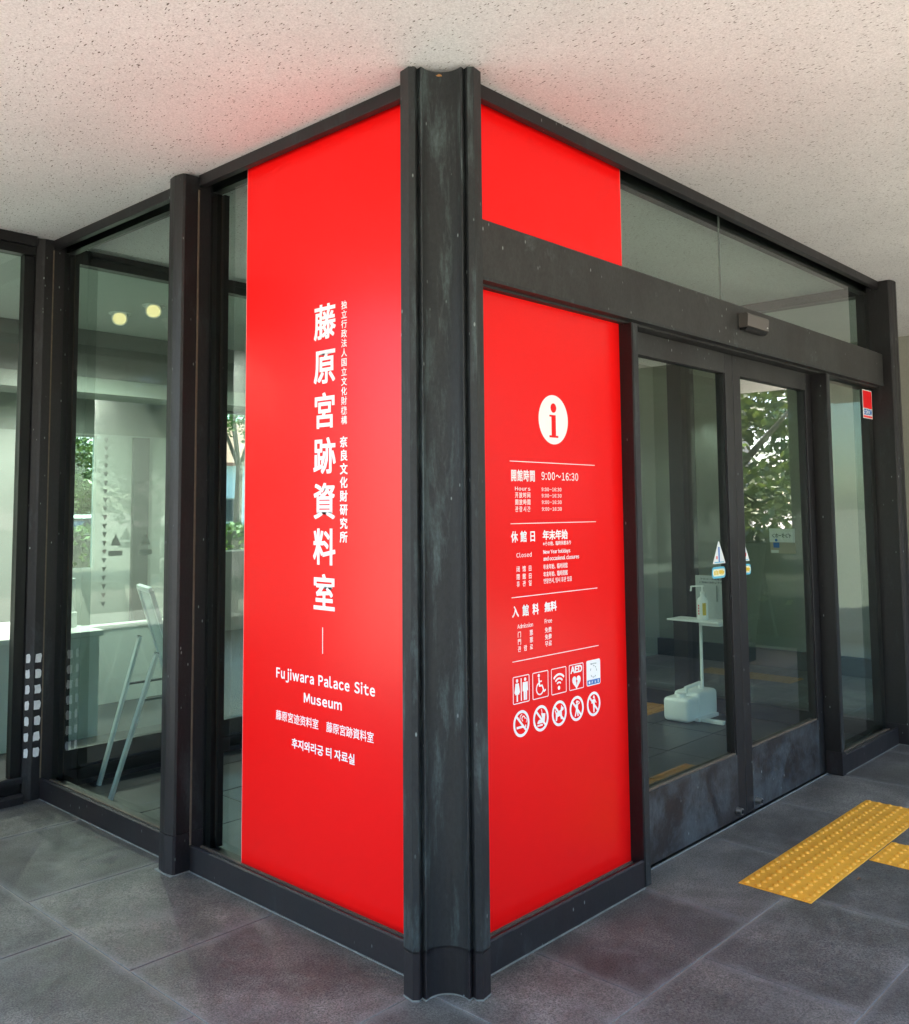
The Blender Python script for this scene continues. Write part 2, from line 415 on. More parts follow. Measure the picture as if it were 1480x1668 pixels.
def rrect(x0, x1, y0, y1, r, n=4):
    out = []
    for cx, cy_, a0 in ((x1-r,y0+r,-90),(x1-r,y1-r,0),(x0+r,y1-r,90),(x0+r,y0+r,180)):
        for i in range(n+1):
            t = R(a0+90*i/n); out.append((cx+r*math.cos(t), cy_+r*math.sin(t)))
    return out
def rframe(x0, x1, y0, y1, r, w_):
    o_ = rrect(x0, x1, y0, y1, r); i_ = rrect(x0+w_, x1-w_, y0+w_, y1-w_, max(r-w_, .001)); n = len(o_)
    return [[o_[k], o_[(k+1)%n], i_[(k+1)%n], i_[k]] for k in range(n)]

H = 3.063; D = .064
# ------------------------------------------------------------------ setting: ground, floors, ceilings
MB().box(-400, 400, -400, 600, -.4, -.045).build('ground', simple('sunlit_concrete', (.37,.335,.28), .9, var=.2, vscale=.5), struct=True)
fl = MB().box(-8, 11, -7, 3.0, -.12, -.0035).build('floor', M_mortar, struct=True)
def paver(x0, x1, y0, y1, mat=M_pave, dz=0):
    g = .0030
    x0 += g*random.uniform(.5,1.4); x1 -= g; y0 += g*random.uniform(.5,1.4); y1 -= g
    mb = MB(); h = random.uniform(-.0008, .0008)
    mb.box(x0, x1, y0, y1, -.03, h+dz, .0018)
    return mb.build('paver', mat, fl)
# door side rows
rows = [(.020, -.512), (-.512, -1.042), (-1.042, -1.57), (-1.57, -2.10), (-2.10, -2.63)]
for k, (ya, yb) in enumerate(rows):
    off = .363 if k % 2 == 0 else .735
    x = off - .7425*2
    xs = [-.095] + [off + .7425*i for i in range(-2, 12) if off + .7425*i > 0.05]
    for i in range(len(xs)-1):
        if xs[i+1] < 7.3: paver(xs[i], xs[i+1], yb, ya)
# left side columns
colsx = [(-.095, -.682), (-.682, -1.285), (-1.285, -1.90), (-1.90, -2.52), (-2.52,-3.14)]
for k, (xa, xb) in enumerate(colsx):
    off = .035 if k % 2 == 0 else .435
    ys = [off + .8*i for i in range(-4, 4)]
    ys = [y for y in ys if y < 2.7] + [2.93]
    for i in range(len(ys)-1):
        y0, y1 = ys[i], ys[i+1]
        if k == 0 and y0 < -.02: y0 = max(y0, -2.63)
        if y1 - y0 > .05: paver(xb, xa if (k or y1 < .1) else -.03, y0, y1)
# east porch floor and vestibule floor
xs = [4.50, 5.2, 5.95, 6.62]; ys = [-.01, .5, .98, 1.5, 2.0, 2.5, 2.95]
for i in range(3):
    for j in range(6): paver(xs[i], xs[i+1], ys[j], ys[j+1])
xs = [.03+.62*i for i in range(8)]; ys = [.06, .46, .95, 1.40, 1.85, 2.30, 2.75, 2.98]
for i in range(7):
    for j in range(7):
        o = paver(xs[i], min(xs[i+1], 4.37), ys[j], ys[j+1], M_tilein)
# ceiling over porch, vestibule and beyond
def slab(name, x0, x1, y0, y1, z0, z1, mat):
    return MB().box(x0, x1, y0, y1, z0, z1).build(name, mat, struct=True)
slab('porch_ceiling', -3.1, 9.7, -3.55, 3.0, H, H+.35, M_ceil)
slab('roof_fascia', -3.2, 9.8, -3.67, -3.55, H-.16, H+.5, simple('fascia', (.05,.05,.05), .5))
slab('room_ceiling', -2.2, 8.0, 3.0, 8.3, H, H+.35, M_pale)
slab('room_floor', -2.2, 6.6, 3.0, 8.3, -.12, -.002, M_rwall)
# stucco wall east of the vestibule
sw = thing('stucco_wall', 'grey beige stucco wall with dark stone base beyond the far right post', 'wall', (6.66, 1.5, 0))
MB().box(6.66, 6.9, -1.33, 3.0, .17, H).build('wall_face', M_stucco, sw)
MB().box(6.61, 6.9, -1.36, 3.0, -.03, .17, .004).build('stone_base', simple('dark_stone_base', (.035,.04,.045), .5, var=.3, vscale=8), sw)

pi_ = thing('porch_pier', 'dark stone pier of the porch further out, seen mirrored in the door glass', 'pier', (6.75, -2.5, 0))  # added, stretched and darkened to keep bright ground out of the door reflections
MB().box(6.66, 6.9, -3.85, -2.02, .17, H-.001).build('pier_face', simple('dark_pier_stone', (.10,.10,.09), .8, var=.3, vscale=9), pi_)
MB().box(6.61, 6.95, -3.9, -1.97, -.03, .17, .004).build('stone_base', bpy.data.materials['dark_stone_base'], pi_)
# ------------------------------------------------------------------ corner column
cc = thing('corner_column', 'tall dark bronze corner column with concave face between the two red panels', 'column', (0, 0, 0))
def colprof():
    pts = [(-.139,-.072),(-.111,-.1115),(-.090,-.1115),(-.080,-.093),(-.070,-.109)]
    arc = []
    # concave arc between the lips
    h_, sag = .066, .040
    rad = (h_*h_+sag*sag)/(2*sag); cw = -.109 + sag - rad
    t0 = math.asin(h_/rad)
    for i in range(17):
        t = -t0 + 2*t0*i/16
        arc.append((rad*math.sin(t), cw + rad*math.cos(t)))
    left = pts + arc
    right = [(-u, w_) for u, w_ in pts[::-1]]
    prof = left + right[0:] 
    out = []
    s2 = math.sqrt(2)
    for u, w_ in prof:
        u -= .010
        out.append(((u+w_)/s2, (w_-u)/s2))
    # close behind
    out += [(.055, -.02), (.02, .02), (-.02, .055)]
    return out
CP = colprof()
MB().prism(CP, .150, H-.016).build('shaft', M_col, cc)
cp2 = [(x*1.0, y*1.0) for x, y in CP]
MB().prism([(x*.985-.0005, y*.985-.0005) for x, y in CP], .142, .151).build('seam', M_blk, cc)
MB().prism(cp2, 0.001, .1425).build('base_sleeve', M_base, cc)
MB().prism([(x*1.015-.001, y*1.015-.001) for x, y in CP], -.02, .004).build('sealant', M_seal, cc)

# ------------------------------------------------------------------ posts of the left side
def post(name, label, x0, y0, y1, ydir=1):
    t = thing(name, label, 'post', (0, (y0+y1)/2, 0))
    return t
wp = thing('facade_post', 'dark bronze post left of the tall red panel, between two glass bays', 'post', (-.05, 1.50, 0), 'posts of the facade')
pr = [(.064,1.442),(-.132,1.442),(-.142,1.448),(-.148,1.478),(-.151,1.502),(-.148,1.526),(-.142,1.555),(-.132,1.562),(.064,1.562)]
MB().prism(pr, .165, H-.011).build('shaft', M_brz, wp)
MB().prism([(x*1.02, y) for x, y in pr], .001, .163).build('base_sleeve', M_base, wp)
MB().box(-.158, -.05, 1.436, 1.568, -.02, .0045).build('sealant', M_seal, wp)
MB().box(-.066, -.058, 1.4385, 1.4425, .11, H-.07).build('sealant', M_seal2, wp)
MB().box(.0, .02, 1.4360, 1.4415, .09, H-.07).build('gasket', M_blk, wp)

ip = thing('inner_corner_post', 'dark bronze post in the inner corner, white peeling patches near its foot', 'post', (-.05, 2.95, 0), 'posts of the facade')
pr = [(.045,2.905),(-.058,2.905),(-.112,2.908),(-.125,2.915),(-.152,2.925),(-.160,2.945),(-.160,3.0),(.045,3.0)]
MB().prism(pr, .001, H-.002).build('shaft', M_brz, ip)
MB().box(-.066, -.060, 2.901, 2.905, .11, H-.06).build('sealant', M_seal2, ip)
z = .775
for i in range(7):
    dz = .052
    def patch(x0, x1, yA, yB, z0, z1):
        n_ = 9; pts = []
        for k in range(n_):
            t = 2*math.pi*k/n_ + .35
            ex = max(-1, min(1, 1.45*math.cos(t)))*random.uniform(.75, 1); ez = max(-1, min(1, 1.45*math.sin(t)))*random.uniform(.8, 1)
            pts.append((ex, ez))
        mb = MB(); A = Vector((x0, yA, 0)); B = Vector((x1, yB, 0)); n3 = (B-A).cross(Vector((0,0,1))).normalized()
        if n3.y > 0: n3 = -n3
        c_ = (A+B)/2 + Vector((0,0,(z0+z1)/2)) + n3*.0006; hx = (B-A)/2
        mb.extrude_profile(pts, c_, hx, Vector((0,0,(z1-z0)/2)), n3, .0006)
        mb.build('peeling_patch', M_patch, ip)
    if i == 0:
        M_patch = simple('peeling_white', (.68,.70,.69), .8, var=.25, vscale=60)
    patch(-.108, -.070, 2.9065, 2.905, z-dz, z)
    patch(-.150, -.128, 2.9255, 2.9165, z-dz, z)
    z -= .083

# ------------------------------------------------------------------ glazed wall, left side (X = 0)
def pane(x0, x1, y0, y1, z0, z1, parent, mat=M_glass):
    return MB().box(x0, x1, y0, y1, z0, z1).build('glass_pane', mat, parent)
gw = thing('glazed_wall', 'glass wall with dark bronze rails running left from the corner column', 'glass wall', (0, 1.4, 0), 'glazed walls')
for ya, yb in ((.05, 1.441), (1.563, 2.904)):
    MB().box(-.064, -.030, ya, yb, 3.010, H-.001, .002).build('head_rail', M_brz, gw)
    MB().box(.012, .062, ya, yb, 3.0, H-.001).build('head_bead', M_blk, gw)
    # sill with sloping top
    mb = MB(); mb.extrude_profile([(-.064,.001),(-.064,.104),(-.058,.110),(-.012,.086),(.05,.086),(.05,.001)], (0,ya,0), (1,0,0), (0,0,1), (0,1,0), yb-ya)
    mb.build('sill_rail', M_base, gw)
    MB().box(-.069, -.062, ya, yb, -.02, .003).build('sealant', M_seal, gw)
    pane(0, .008, ya+.002, yb-.002, .087, H-.002, gw)
    MB().box(-.012, -.0005, ya, yb, .086, .093).build('glazing_bead', M_seal2, gw)
    MB().box(.035, .062, yb-.06, yb-.001, .09, 2.98).build('inner_stile', M_blk, gw)
MB().box(.010, .064, 1.40, 1.4415, .09, 2.98).build('inner_stile', M_blk, gw)

# left glass wall (Y = 2.95) running left
lw = thing('glazed_wall', 'pale glass wall at the far left with double bottom rail', 'glass wall', (-1.5, 2.95, 0), 'glazed walls')
MB().box(-2.15, -.161, 2.895, 2.99, 3.005, H-.001, .002).build('head_rail', M_brz, lw)
MB().box(-2.15, -.161, 2.915, 2.985, 2.955, 3.0045).build('head_bead', M_blk, lw)
MB().extrude_profile([(2.895,.105),(2.895,.128),(2.90,.138),(2.945,.125),(2.99,.125),(2.99,.105)], (-2.15,0,0), (0,1,0), (0,0,1), (1,0,0), 1.989).build('upper_rail', M_base, lw)
MB().box(-2.15, -.161, 2.925, 2.985, .05, .1045).build('rail_recess', M_blk, lw)
MB().extrude_profile([(2.88,.001),(2.88,.038),(2.895,.052),(2.924,.048),(2.99,.048),(2.99,.001)], (-2.15,0,0), (0,1,0), (0,0,1), (1,0,0), 1.989).build('lower_rail', M_base, lw)
MB().box(-.215, -.1615, 2.93, 2.985, .126, 2.9545).build('jamb', M_blk, lw)
pane(-2.15, -.216, 2.955, 2.963, .126, 2.954, lw)
for x in (-2.1,): MB().box(x-.05, x+.05, 2.84, 2.99, .139, 3.004).build('mullion', M_brz, lw)

# inner partition (Y = 3) of the vestibule
ipn = thing('inner_partition', 'dark framed glass partition at the back of the glass vestibule', 'glass wall', (2.2, 3.0, 0), 'glazed walls')
MB().box(.046, 4.36, 2.975, 3.05, 2.975, H-.001).build('head_rail', M_blk, ipn)
MB().box(.046, 4.36, 2.985, 3.04, .001, .205).build('base_rail', M_blk, ipn)
MB().box(.046, 4.36, 2.972, 2.984, .085, .10).build('rail_ridge', M_brz, ipn)
MB().box(.046, .11, 2.98, 3.04, .206, 2.974).build('stile', M_blk, ipn)
for x in (1.52, 2.9): MB().box(x-.03, x+.03, 2.95, 3.05, .206, 2.974).build('stile', M_blk, ipn)
pane(.111, 4.34, 3.01, 3.018, .206, 2.974, ipn)
# silhouettes of stickers on the inner glass
FP = (Vector((1,0,0)), Vector((0,0,1)), Vector((0,-1,0)))
stk = []; M_sil = simple('grey_sticker_back', (.26,.30,.275), .6)
for k in range(20):
    z = 1.955 - k*.0505; s = .016
    stk.append([(.333-s, z+s), (.333, z-s), (.333+s, z+s)])
flat(stk, FP, (0, 3.009, 0), ipn, M_sil, 'sticker_strip')
for x in (.405, .602):
    o = flat([[(x-.034, 1.335), (x+.034, 1.335), (x, 1.405)], [(x-.045, 1.275), (x+.045, 1.275), (x+.045, 1.305), (x-.045, 1.305)]], FP, (0, 3.009, 0), ipn, M_sil, 'sticker')
# east glass side of the vestibule
eg = thing('glazed_wall', 'glass side of the vestibule seen through the doors, dark rails', 'glass wall', (4.42, 1.5, 0), 'glazed walls')
MB().box(4.37, 4.49, .06, 2.94, 3.0, H-.001).build('head_rail', M_blk, eg)
MB().box(4.37, 4.49, .06, 2.94, .001, .11).build('sill_rail', M_blk, eg)
pane(4.42, 4.428, .06, 2.94, .111, 2.999, eg)
MB().box(4.35, 4.56, 1.44, 1.56, .111, 2.999).build('post', M_blk, eg)
MB().box(4.36, 4.53, 2.88, 3.05, .111, 2.999).build('post', M_blk, eg)

# ------------------------------------------------------------------ entrance front (Y = 0)
ef = thing('entrance_front', 'dark bronze entrance front with wide transom and glass above the sliding doors', 'shopfront', (2.2, 0, 0))
MB().box(.05, 4.30, -.064, -.030, 3.010, H-.001, .002).build('head_rail', M_brz, ef)
MB().box(.05, 4.30, .012, .062, 2.985, H-.001).build('head_bead', M_blk, ef)
# transom with a small lip along its top and a recessed underside
mb = MB(); mb.extrude_profile([(-.070,2.352),(-.070,2.560),(-.060,2.566),(-.040,2.566),(-.040,2.578),(.10,2.578),(.10,2.336),(-.030,2.336),(-.030,2.345)], (.085,0,0), (0,1,0), (0,0,1), (1,0,0), 4.215)
mb.build('transom', M_trn, ef)
MB().box(.085, 4.30, -.0725, -.0700, 2.345, 2.357).build('transom_lip', M_col, ef)
MB().box(1.118, 1.166, -.064, .10, .001, 2.335, .0015).build('mullion', M_brz, ef)
MB().box(1.1235, 1.1645, -.0665, -.0642, .004, 2.333).build('mullion_face', M_col, ef)
MB().box(3.300, 3.345, -.064, .10, .001, 2.335, .0015).build('mullion', M_brz, ef)
MB().box(3.305, 3.343, -.0665, -.0642, .15, 2.333).build('mullion_face', M_col, ef)
MB().box(3.296, 3.348, -.069, .02, .0015, .13).build('mullion_foot', M_base, ef)
for xa, xb in ((.06, 1.117), (3.349, 4.30)):
    MB().extrude_profile([(-.064,.001),(-.064,.104),(-.058,.110),(-.012,.086),(.05,.086),(.05,.001)], (xa,0,0), (0,1,0), (0,0,1), (1,0,0), xb-xa).build('sill_rail', M_base, ef)
    MB().box(xa, xb, -.069, -.062, -.02, .003).build('sealant', M_seal, ef)
    MB().box(xa, xb, -.012, -.0005, .086, .093).build('glazing_bead', M_seal2, ef)
pane(.06, 1.117, 0, .008, .087, 2.335, ef)
pane(3.346, 4.29, 0, .008, .087, 2.335, ef)
pane(.06, 2.098, 0, .008, 2.579, H-.002, ef)
pane(2.104, 4.29, 0, .008, 2.579, H-.002, ef)
MB().box(2.0985, 2.1035, -.0008, .0085, 2.579, H-.002).build('glass_joint', M_gprint, ef)
MB().box(1.166, 3.30, .022, .105, -.02, .0035).build('floor_guide', M_blk, ef)
MB().box(1.166, 3.30, .016, .0215, -.02, .0040).build('floor_guide', M_seal, ef)
MB().box(4.235, 4.30, .012, .064, .09, 2.33).build('inner_stile', M_blk, ef)
MB().box(4.235, 4.30, .012, .064, 2.58, 2.974).build('inner_stile', M_blk, ef)

ep = thing('end_post', 'dark bronze end post of the entrance front at the far right', 'post', (4.37, 0, 0), 'posts of the facade')
pr = [(4.301,.064),(4.301,-.122),(4.306,-.134),(4.33,-.142),(4.36,-.146),(4.368,-.128),(4.376,-.146),(4.41,-.142),(4.436,-.134),(4.44,-.122),(4.44,.064)]
MB().prism(pr, .13, H-.002).build('shaft', M_brz, ep)
MB().prism([(4.37+(x-4.37)*1.03, y*1.02) for x, y in pr], .001, .1295).build('base_sleeve', M_base, ep)
MB().box(4.29, 4.45, -.152, -.05, -.02, .004).build('sealant', M_seal, ep)

# ------------------------------------------------------------------ sliding doors
def door(x0, x1, label, stile_l, stile_r, lockx):
    t = thing('sliding_door', label, 'door', ((x0+x1)/2, .05, 0), 'automatic sliding doors')
    y0, y1 = .028, .080
    MB().box(x0, x0+stile_l, y0, y1, .008, 2.334, .002).build('stile', M_brz, t)
    MB().box(x1-stile_r, x1, y0, y1, .008, 2.334, .002).build('stile', M_brz, t)
    MB().box(x0+stile_l, x1-stile_r, y0+.001, y1-.001, 2.232, 2.334).build('top_rail', M_trn, t)
    MB().box(x0+stile_l-.0, x1-stile_r, y0-.001, y1-.001, .010, .316, .002).build('kick_panel', M_kick, t)
    MB().box(x0+stile_l, x1-stile_r, y0+.006, y0+.018, .3165, .324).build('glazing_bead', M_seal2, t)
    MB().box(x0+stile_l, x0+stile_l+.012, y0+.006, y1-.004, .3245, 2.2315).build('inner_bead', M_blk, t)
    MB().box(x1-stile_r-.012, x1-stile_r, y0+.006, y1-.004, .3245, 2.2315).build('inner_bead', M_blk, t)
    pane(x0+stile_l+.012, x1-stile_r-.012, y0+.026, y0+.034, .324, 2.232, t)
    lk = MB().tube((lockx, y0-.002, .052), (lockx, y0-.030, .052), .017, .016, 20).build('floor_lock', M_met, t)
    MB().tube((lockx, y0-.030, .052), (lockx, y0-.034, .052), .010, .009, 14).build('keyhole', M_black, lk)
    return t
door(1.167, 2.258, 'left sliding glass door, nearer the red panel, mottled blue grey kick plate', .08, .085, 2.150)
door(2.262, 3.299, 'right sliding glass door with dark brown kick plate, beside the narrow side glass', .082, .085, 2.372)

# ------------------------------------------------------------------ red signs
P = .003
rl = thing('name_sign', 'tall red panel with white vertical lettering and museum name, left of the column', 'sign', (0, .6, 0))
MB().box(-P, -.0006, .03, 1.149, .094, H-.003).build('red_film', M_red, rl)
MB().box(-P-.0005, -.0006, 1.1492, 1.1515, .094, H-.003).build('film_edge', M_edge, rl)
O = (-P, 0, 0)     # right = -Y so u = -y
text_col('藤原宮跡資料室', FY, O, -.630, 2.352, .1757, .146, rl, M_white, .0145, .92)
text_col('独立行政法人国立文化財機構', FY, O, -.516, 2.345, .0371, .0345, rl, M_white, .012)
text_col('奈良文化財研究所', FY, O, -.517, 1.822, .0514, .0445, rl, M_white, .016)
flat([line(-.638, .994, -.638, 1.093, .0032)], FY, O, rl, M_white, 'rule')
text_box('Fujiwara Palace Site', FY, O, -.923, -.348, .860, .914, rl, M_white, .018, 1.5)
text_box('Museum', FY, O, -.748, -.528, .797, .833, rl, M_white, .018, 1.5)
text_box('藤原宮迹资料室', FY, O, -.925, -.662, .706, .745, rl, M_white, .012, 1.0)
text_box('藤原宮跡資料室', FY, O, -.615, -.355, .706, .745, rl, M_white, .012, 1.0)
text_box('후지와라궁 터 자료실', FY, O, -.822, -.457, .612, .650, rl, M_white, .014)

ru = thing('upper_red_panel', 'plain red panel above the transom, right of the column', 'sign', (.6, 0, 2.58))
MB().box(.03, 1.153, -P, -.0006, 2.580, H-.003).build('red_film', M_red, ru)
MB().box(1.1532, 1.1555, -P, -.0006, 2.580, H-.003).build('film_edge', M_edge, ru)

rr = thing('information_sign', 'red panel with white information symbol, opening hours and pictograms, beside the doors', 'sign', (.6, 0, 0))
MB().box(.03, 1.117, -P, -.0006, .094, 2.335).build('red_film', M_red, rr)
O = (0, -P, 0)
cx_, cz_ = .626, 1.888
flat([circ(cx_, cz_, .0965, 48)], FX, O, rr, M_white, 'information_disc')
flat([circ(cx_, cz_+.046, .0185, 24), [(cx_-.027,cz_+.018),(cx_+.014,cz_+.018),(cx_+.014,cz_-.062),(cx_+.029,cz_-.062),(cx_+.029,cz_-.070),(cx_-.029,cz_-.070),(cx_-.029,cz_-.062),(cx_-.014,cz_-.062),(cx_-.014,cz_+.011),(cx_-.027,cz_+.011)]],
     FX, O, rr, M_red, 'information_letter', .0005, .0007)
for z in (1.718, 1.488, 1.220, .990):
    flat([line(.349, z, .908, z, .0026)], FX, O, rr, M_white, 'rule')
def T(s, u0, u1, v0, v1, bold=.012, sp=1.0): return text_box(s, FX, O, u0, u1, v0, v1, rr, M_white, bold, sp)
def spread(s, u0, u1, v0, v1, bold=.010):
    n_ = len(s); sz = (v1-v0); wd = min(1.0, (u1-u0-sz)/(n_-1)/sz*.93)
    L = []
    for i, ch in enumerate(s):
        if ch == ' ': continue
        me = glyphs(ch, bold); uc = u0+sz/2 + (u1-u0-sz)*(i/(n_-1)); vc = (v0+v1)/2
        L.append((me, lambda x, y, uc=uc, vc=vc: (uc+(x-(.5 if ord(ch) > 255 else .3))*sz*wd, vc+(y-.38)*sz*1.08)))
    return put_mesh(L, FX, O, rr, M_white)
spread('開館時間', .350, .505, 1.645, 1.687, .015)
T('9:00～16:30', .543, .787, 1.652, 1.683, .012, 1.6)
T('Hours', .378, .470, 1.610, 1.624, .008, 1.6)
for z, s in ((1.594,'开放时间'),(1.568,'開放時間'),(1.542,'관람시간')): spread(s, .377, .471, z-.011, z+.010, .008)
for z in (1.616, 1.592, 1.567, 1.541): T('9:00-16:30', .542, .670, z-.007, z+.007, .008, 1.7)
spread('休館日', .350, .500, 1.420, 1.460, .018); T('年末年始', .545, .706, 1.424, 1.460, .026)
T('※その他、臨時休館あり', .545, .728, 1.401, 1.418, .012)
T('Closed', .381, .472, 1.364, 1.381, .008, 1.5)
T('New Year holidays', .546, .722, 1.367, 1.386, .014); T('and occasional closures', .546, .782, 1.345, 1.361, .014)
for z, s, q in ((1.322,'闭馆日','年末年始、临时闭馆'),(1.294,'閉館日','年末年始、臨時閉館'),(1.268,'휴관일','연말연시, 임시 휴관 있음')):
    spread(s, .379, .472, z-.011, z+.010, .008); T(q, .545, .702 if z > 1.27 else .730, z-.010, z+.010, .010)
spread('入館料', .350, .512, 1.149, 1.189, .018); T('無料', .549, .625, 1.153, 1.189, .026)
T('Admission', .381, .474, 1.106, 1.122, .012); T('Free', .548, .594, 1.110, 1.126, .012)
for z, s, q in ((1.085,'门 票','免费'),(1.059,'門 票','免費'),(1.033,'관람료','무료')):
    spread(s, .381, .474, z-.011, z+.010, .008); T(q, .548, .590, z-.010, z+.010, .010)
# pictograms, upper row: framed squares
def pic(cx0): return lambda pts: [(cx0+x, .886+y) for x, y in pts]
PX = [.398, .515, .632, .749, .868]
for i, px in enumerate(PX[:4]):
    flat(rframe(px-.049, px+.049, .838, .936, .006, .0028), FX, O, rr, M_white, 'pictogram_frame')
def person(cx0, cz0, s, skirt=False):
    P_ = [circ(cx0, cz0+.036*s, .0068*s, 14)]
    if skirt:
        P_.append([(cx0-.010*s,cz0+.026*s),(cx0+.010*s,cz0+.026*s),(cx0+.017*s,cz0-.010*s),(cx0+.012*s,cz0-.010*s),(cx0+.013*s,cz0-.016*s),(cx0+.004*s,cz0-.016*s),(cx0+.004*s,cz0-.042*s),(cx0-.004*s,cz0-.042*s),(cx0-.004*s,cz0-.016*s),(cx0-.013*s,cz0-.016*s),(cx0-.012*s,cz0-.010*s),(cx0-.017*s,cz0-.010*s)])
    else:
        P_.append([(cx0-.015*s,cz0+.026*s),(cx0+.015*s,cz0+.026*s),(cx0+.017*s,cz0-.008*s),(cx0+.011*s,cz0-.008*s),(cx0+.010*s,cz0-.042*s),(cx0+.001*s,cz0-.042*s),(cx0+.001*s,cz0-.012*s),(cx0-.001*s,cz0-.012*s),(cx0-.001*s,cz0-.042*s),(cx0-.010*s,cz0-.042*s),(cx0-.011*s,cz0-.008*s),(cx0-.017*s,cz0-.008*s)])
    return P_
flat(person(PX[0]-.024, .886, .95, True) + person(PX[0]+.024, .886, .95) + [line(PX[0], .846, PX[0], .926, .005)], FX, O, rr, M_white, 'restroom_pictogram')
x, z = PX[1], .886
flat([circ(x-.010, z+.036, .0065, 14), line(x-.010, z+.028, x-.006, z-.004, .007), line(x-.007, z-.002, x+.012, z-.002, .006), line(x+.010, z-.002, x+.022, z-.026, .006),
      line(x+.020, z-.026, x+.032, z-.020, .006), line(x-.008, z+.014, x+.008, z+.014, .005)] + ring(x-.004, z-.012, .019, .024, 110, 340, 20), FX, O, rr, M_white, 'wheelchair_pictogram')
x = PX[2]
flat([circ(x, z-.026, .0075, 16)] + ring(x, z-.022, .014, .020, 45, 135, 8) + ring(x, z-.022, .028, .035, 45, 135, 10) + ring(x, z-.022, .043, .051, 45, 135, 12), FX, O, rr, M_white, 'wireless_pictogram')
x = PX[3]
text_box('AED', FX, O, x-.038, x+.038, .903, .928, rr, M_white, .04)
heart = []
for k in range(28):
    t = 2*math.pi*k/28; heart.append((x+.0018*16*math.sin(t)**3, .868+.0018*(13*math.cos(t)-5*math.cos(2*t)-2*math.cos(3*t)-math.cos(4*t))))
flat([heart], FX, O, rr, M_white, 'heart_pictogram')
flat([[(x+.004,.884),(x-.006,.868),(x-.001,.868),(x-.003,.854),(x+.007,.872),(x+.001,.872)]], FX, O, rr, M_red, 'bolt_mark', .0005, .0007)
x = PX[4]
flat([rrect(x-.049, x+.049, .838, .938, .008)], FX, O, rr, M_white, 'wifi_sticker')
flat([[(x-.045,.842),(x+.045,.842),(x+.045,.861),(x-.045,.861)]], FX, O, rr, M_blue, 'blue_band', .0004, .0007)
text_box('Nara Free', FX, O, x-.020, x+.020, .920, .926, rr, M_gprint, .01).location.y -= .0007
flat([c for k in range(10) if k % 2 == 0 or k in (1, 7) for c in ring(x, .892, .021, .0235, k*36, k*36+24, 3)], FX, O, rr, M_gprint, 'circle_mark', .0004, .0007)
flat([circ(x-.031,.8515,.0055,12), ring(x-.012,.8515,.003,.0055,60,300,6)[0], line(x-.014,.847,x-.010,.856,.004), [(x+.006,.847),(x+.014,.847),(x+.010,.857)], circ(x+.031,.856,.0025,8), line(x+.031,.846,x+.031,.854,.005)], FX, O, rr, M_white, 'band_icons', .0004, .0012)
# lower row: prohibition circles
QX = [.396, .514, .631, .747, .865]; qz = .765
for x in QX:
    flat(ring(x, qz, .0375, .0475, 0, 360, 36) + [line(x-.029, qz+.029, x+.029, qz-.029, .0085)], FX, O, rr, M_white, 'prohibition_ring')
x = QX[0]
flat([[(x-.028,qz-.016),(x+.010,qz-.016),(x+.010,qz-.008),(x-.028,qz-.008)], line(x+.022,qz-.012,x+.028,qz-.012,.008)] + ring(x+.012,qz+.016,.007,.0105,0,250,12) + ring(x+.024,qz+.008,.007,.010,-60,120,8) + ring(x+.004,qz+.020,.010,.013,90,200,8), FX, O, rr, M_white, 'smoking_pictogram')
x = QX[1]
flat([[(x+.002,qz+.018),(x+.028,qz+.014),(x+.022,qz-.016),(x+.014,qz-.016)], line(x+.008,qz+.018,x+.004,qz+.033,.003), [(x-.022,qz-.022),(x+.010,qz-.022),(x+.010,qz-.028),(x-.022,qz-.028)]] + [[(x-.022+.016*(1-math.cos(math.pi*k/8)), qz-.018+.014*math.sin(math.pi*k/8)) for k in range(9)]], FX, O, rr, M_white, 'food_pictogram')
x = QX[2]
flat([[(x-.024,qz-.026),(x-.016,qz-.026),(x-.012,qz-.012),(x+.006,qz-.010),(x+.010,qz-.024),(x+.018,qz-.024),(x+.016,qz+.006),(x+.028,qz+.010),(x+.028,qz+.018),(x+.020,qz+.022),(x+.014,qz+.030),(x+.010,qz+.012),(x-.018,qz+.004),(x-.026,qz+.016),(x-.028,qz+.012),(x-.022,qz-.002)]], FX, O, rr, M_white, 'dog_pictogram')
x = QX[3]
flat([circ(x+.002,qz+.024,.006,12), [(x-.006,qz+.017),(x+.009,qz+.017),(x+.008,qz-.004),(x+.012,qz-.030),(x+.005,qz-.030),(x+.001,qz-.008),(x-.008,qz-.030),(x-.014,qz-.029),(x-.005,qz-.002)], line(x+.006,qz+.014,x+.020,qz+.020,.004), line(x+.006,qz+.028,x+.018,qz+.022,.003)], FX, O, rr, M_white, 'camera_pictogram')
x = QX[4]
flat([circ(x+.002,qz+.026,.0055,12), [(x-.007,qz+.018),(x+.010,qz+.018),(x+.007,qz-.006),(x+.004,qz-.033),(x-.002,qz-.033),(x-.004,qz-.006)], line(x+.008,qz+.016,x+.018,qz+.002,.004), line(x-.006,qz+.016,x-.016,qz+.004,.004), line(x+.012,qz+.010,x+.003,qz+.033,.0025)], FX, O, rr, M_white, 'touching_pictogram')

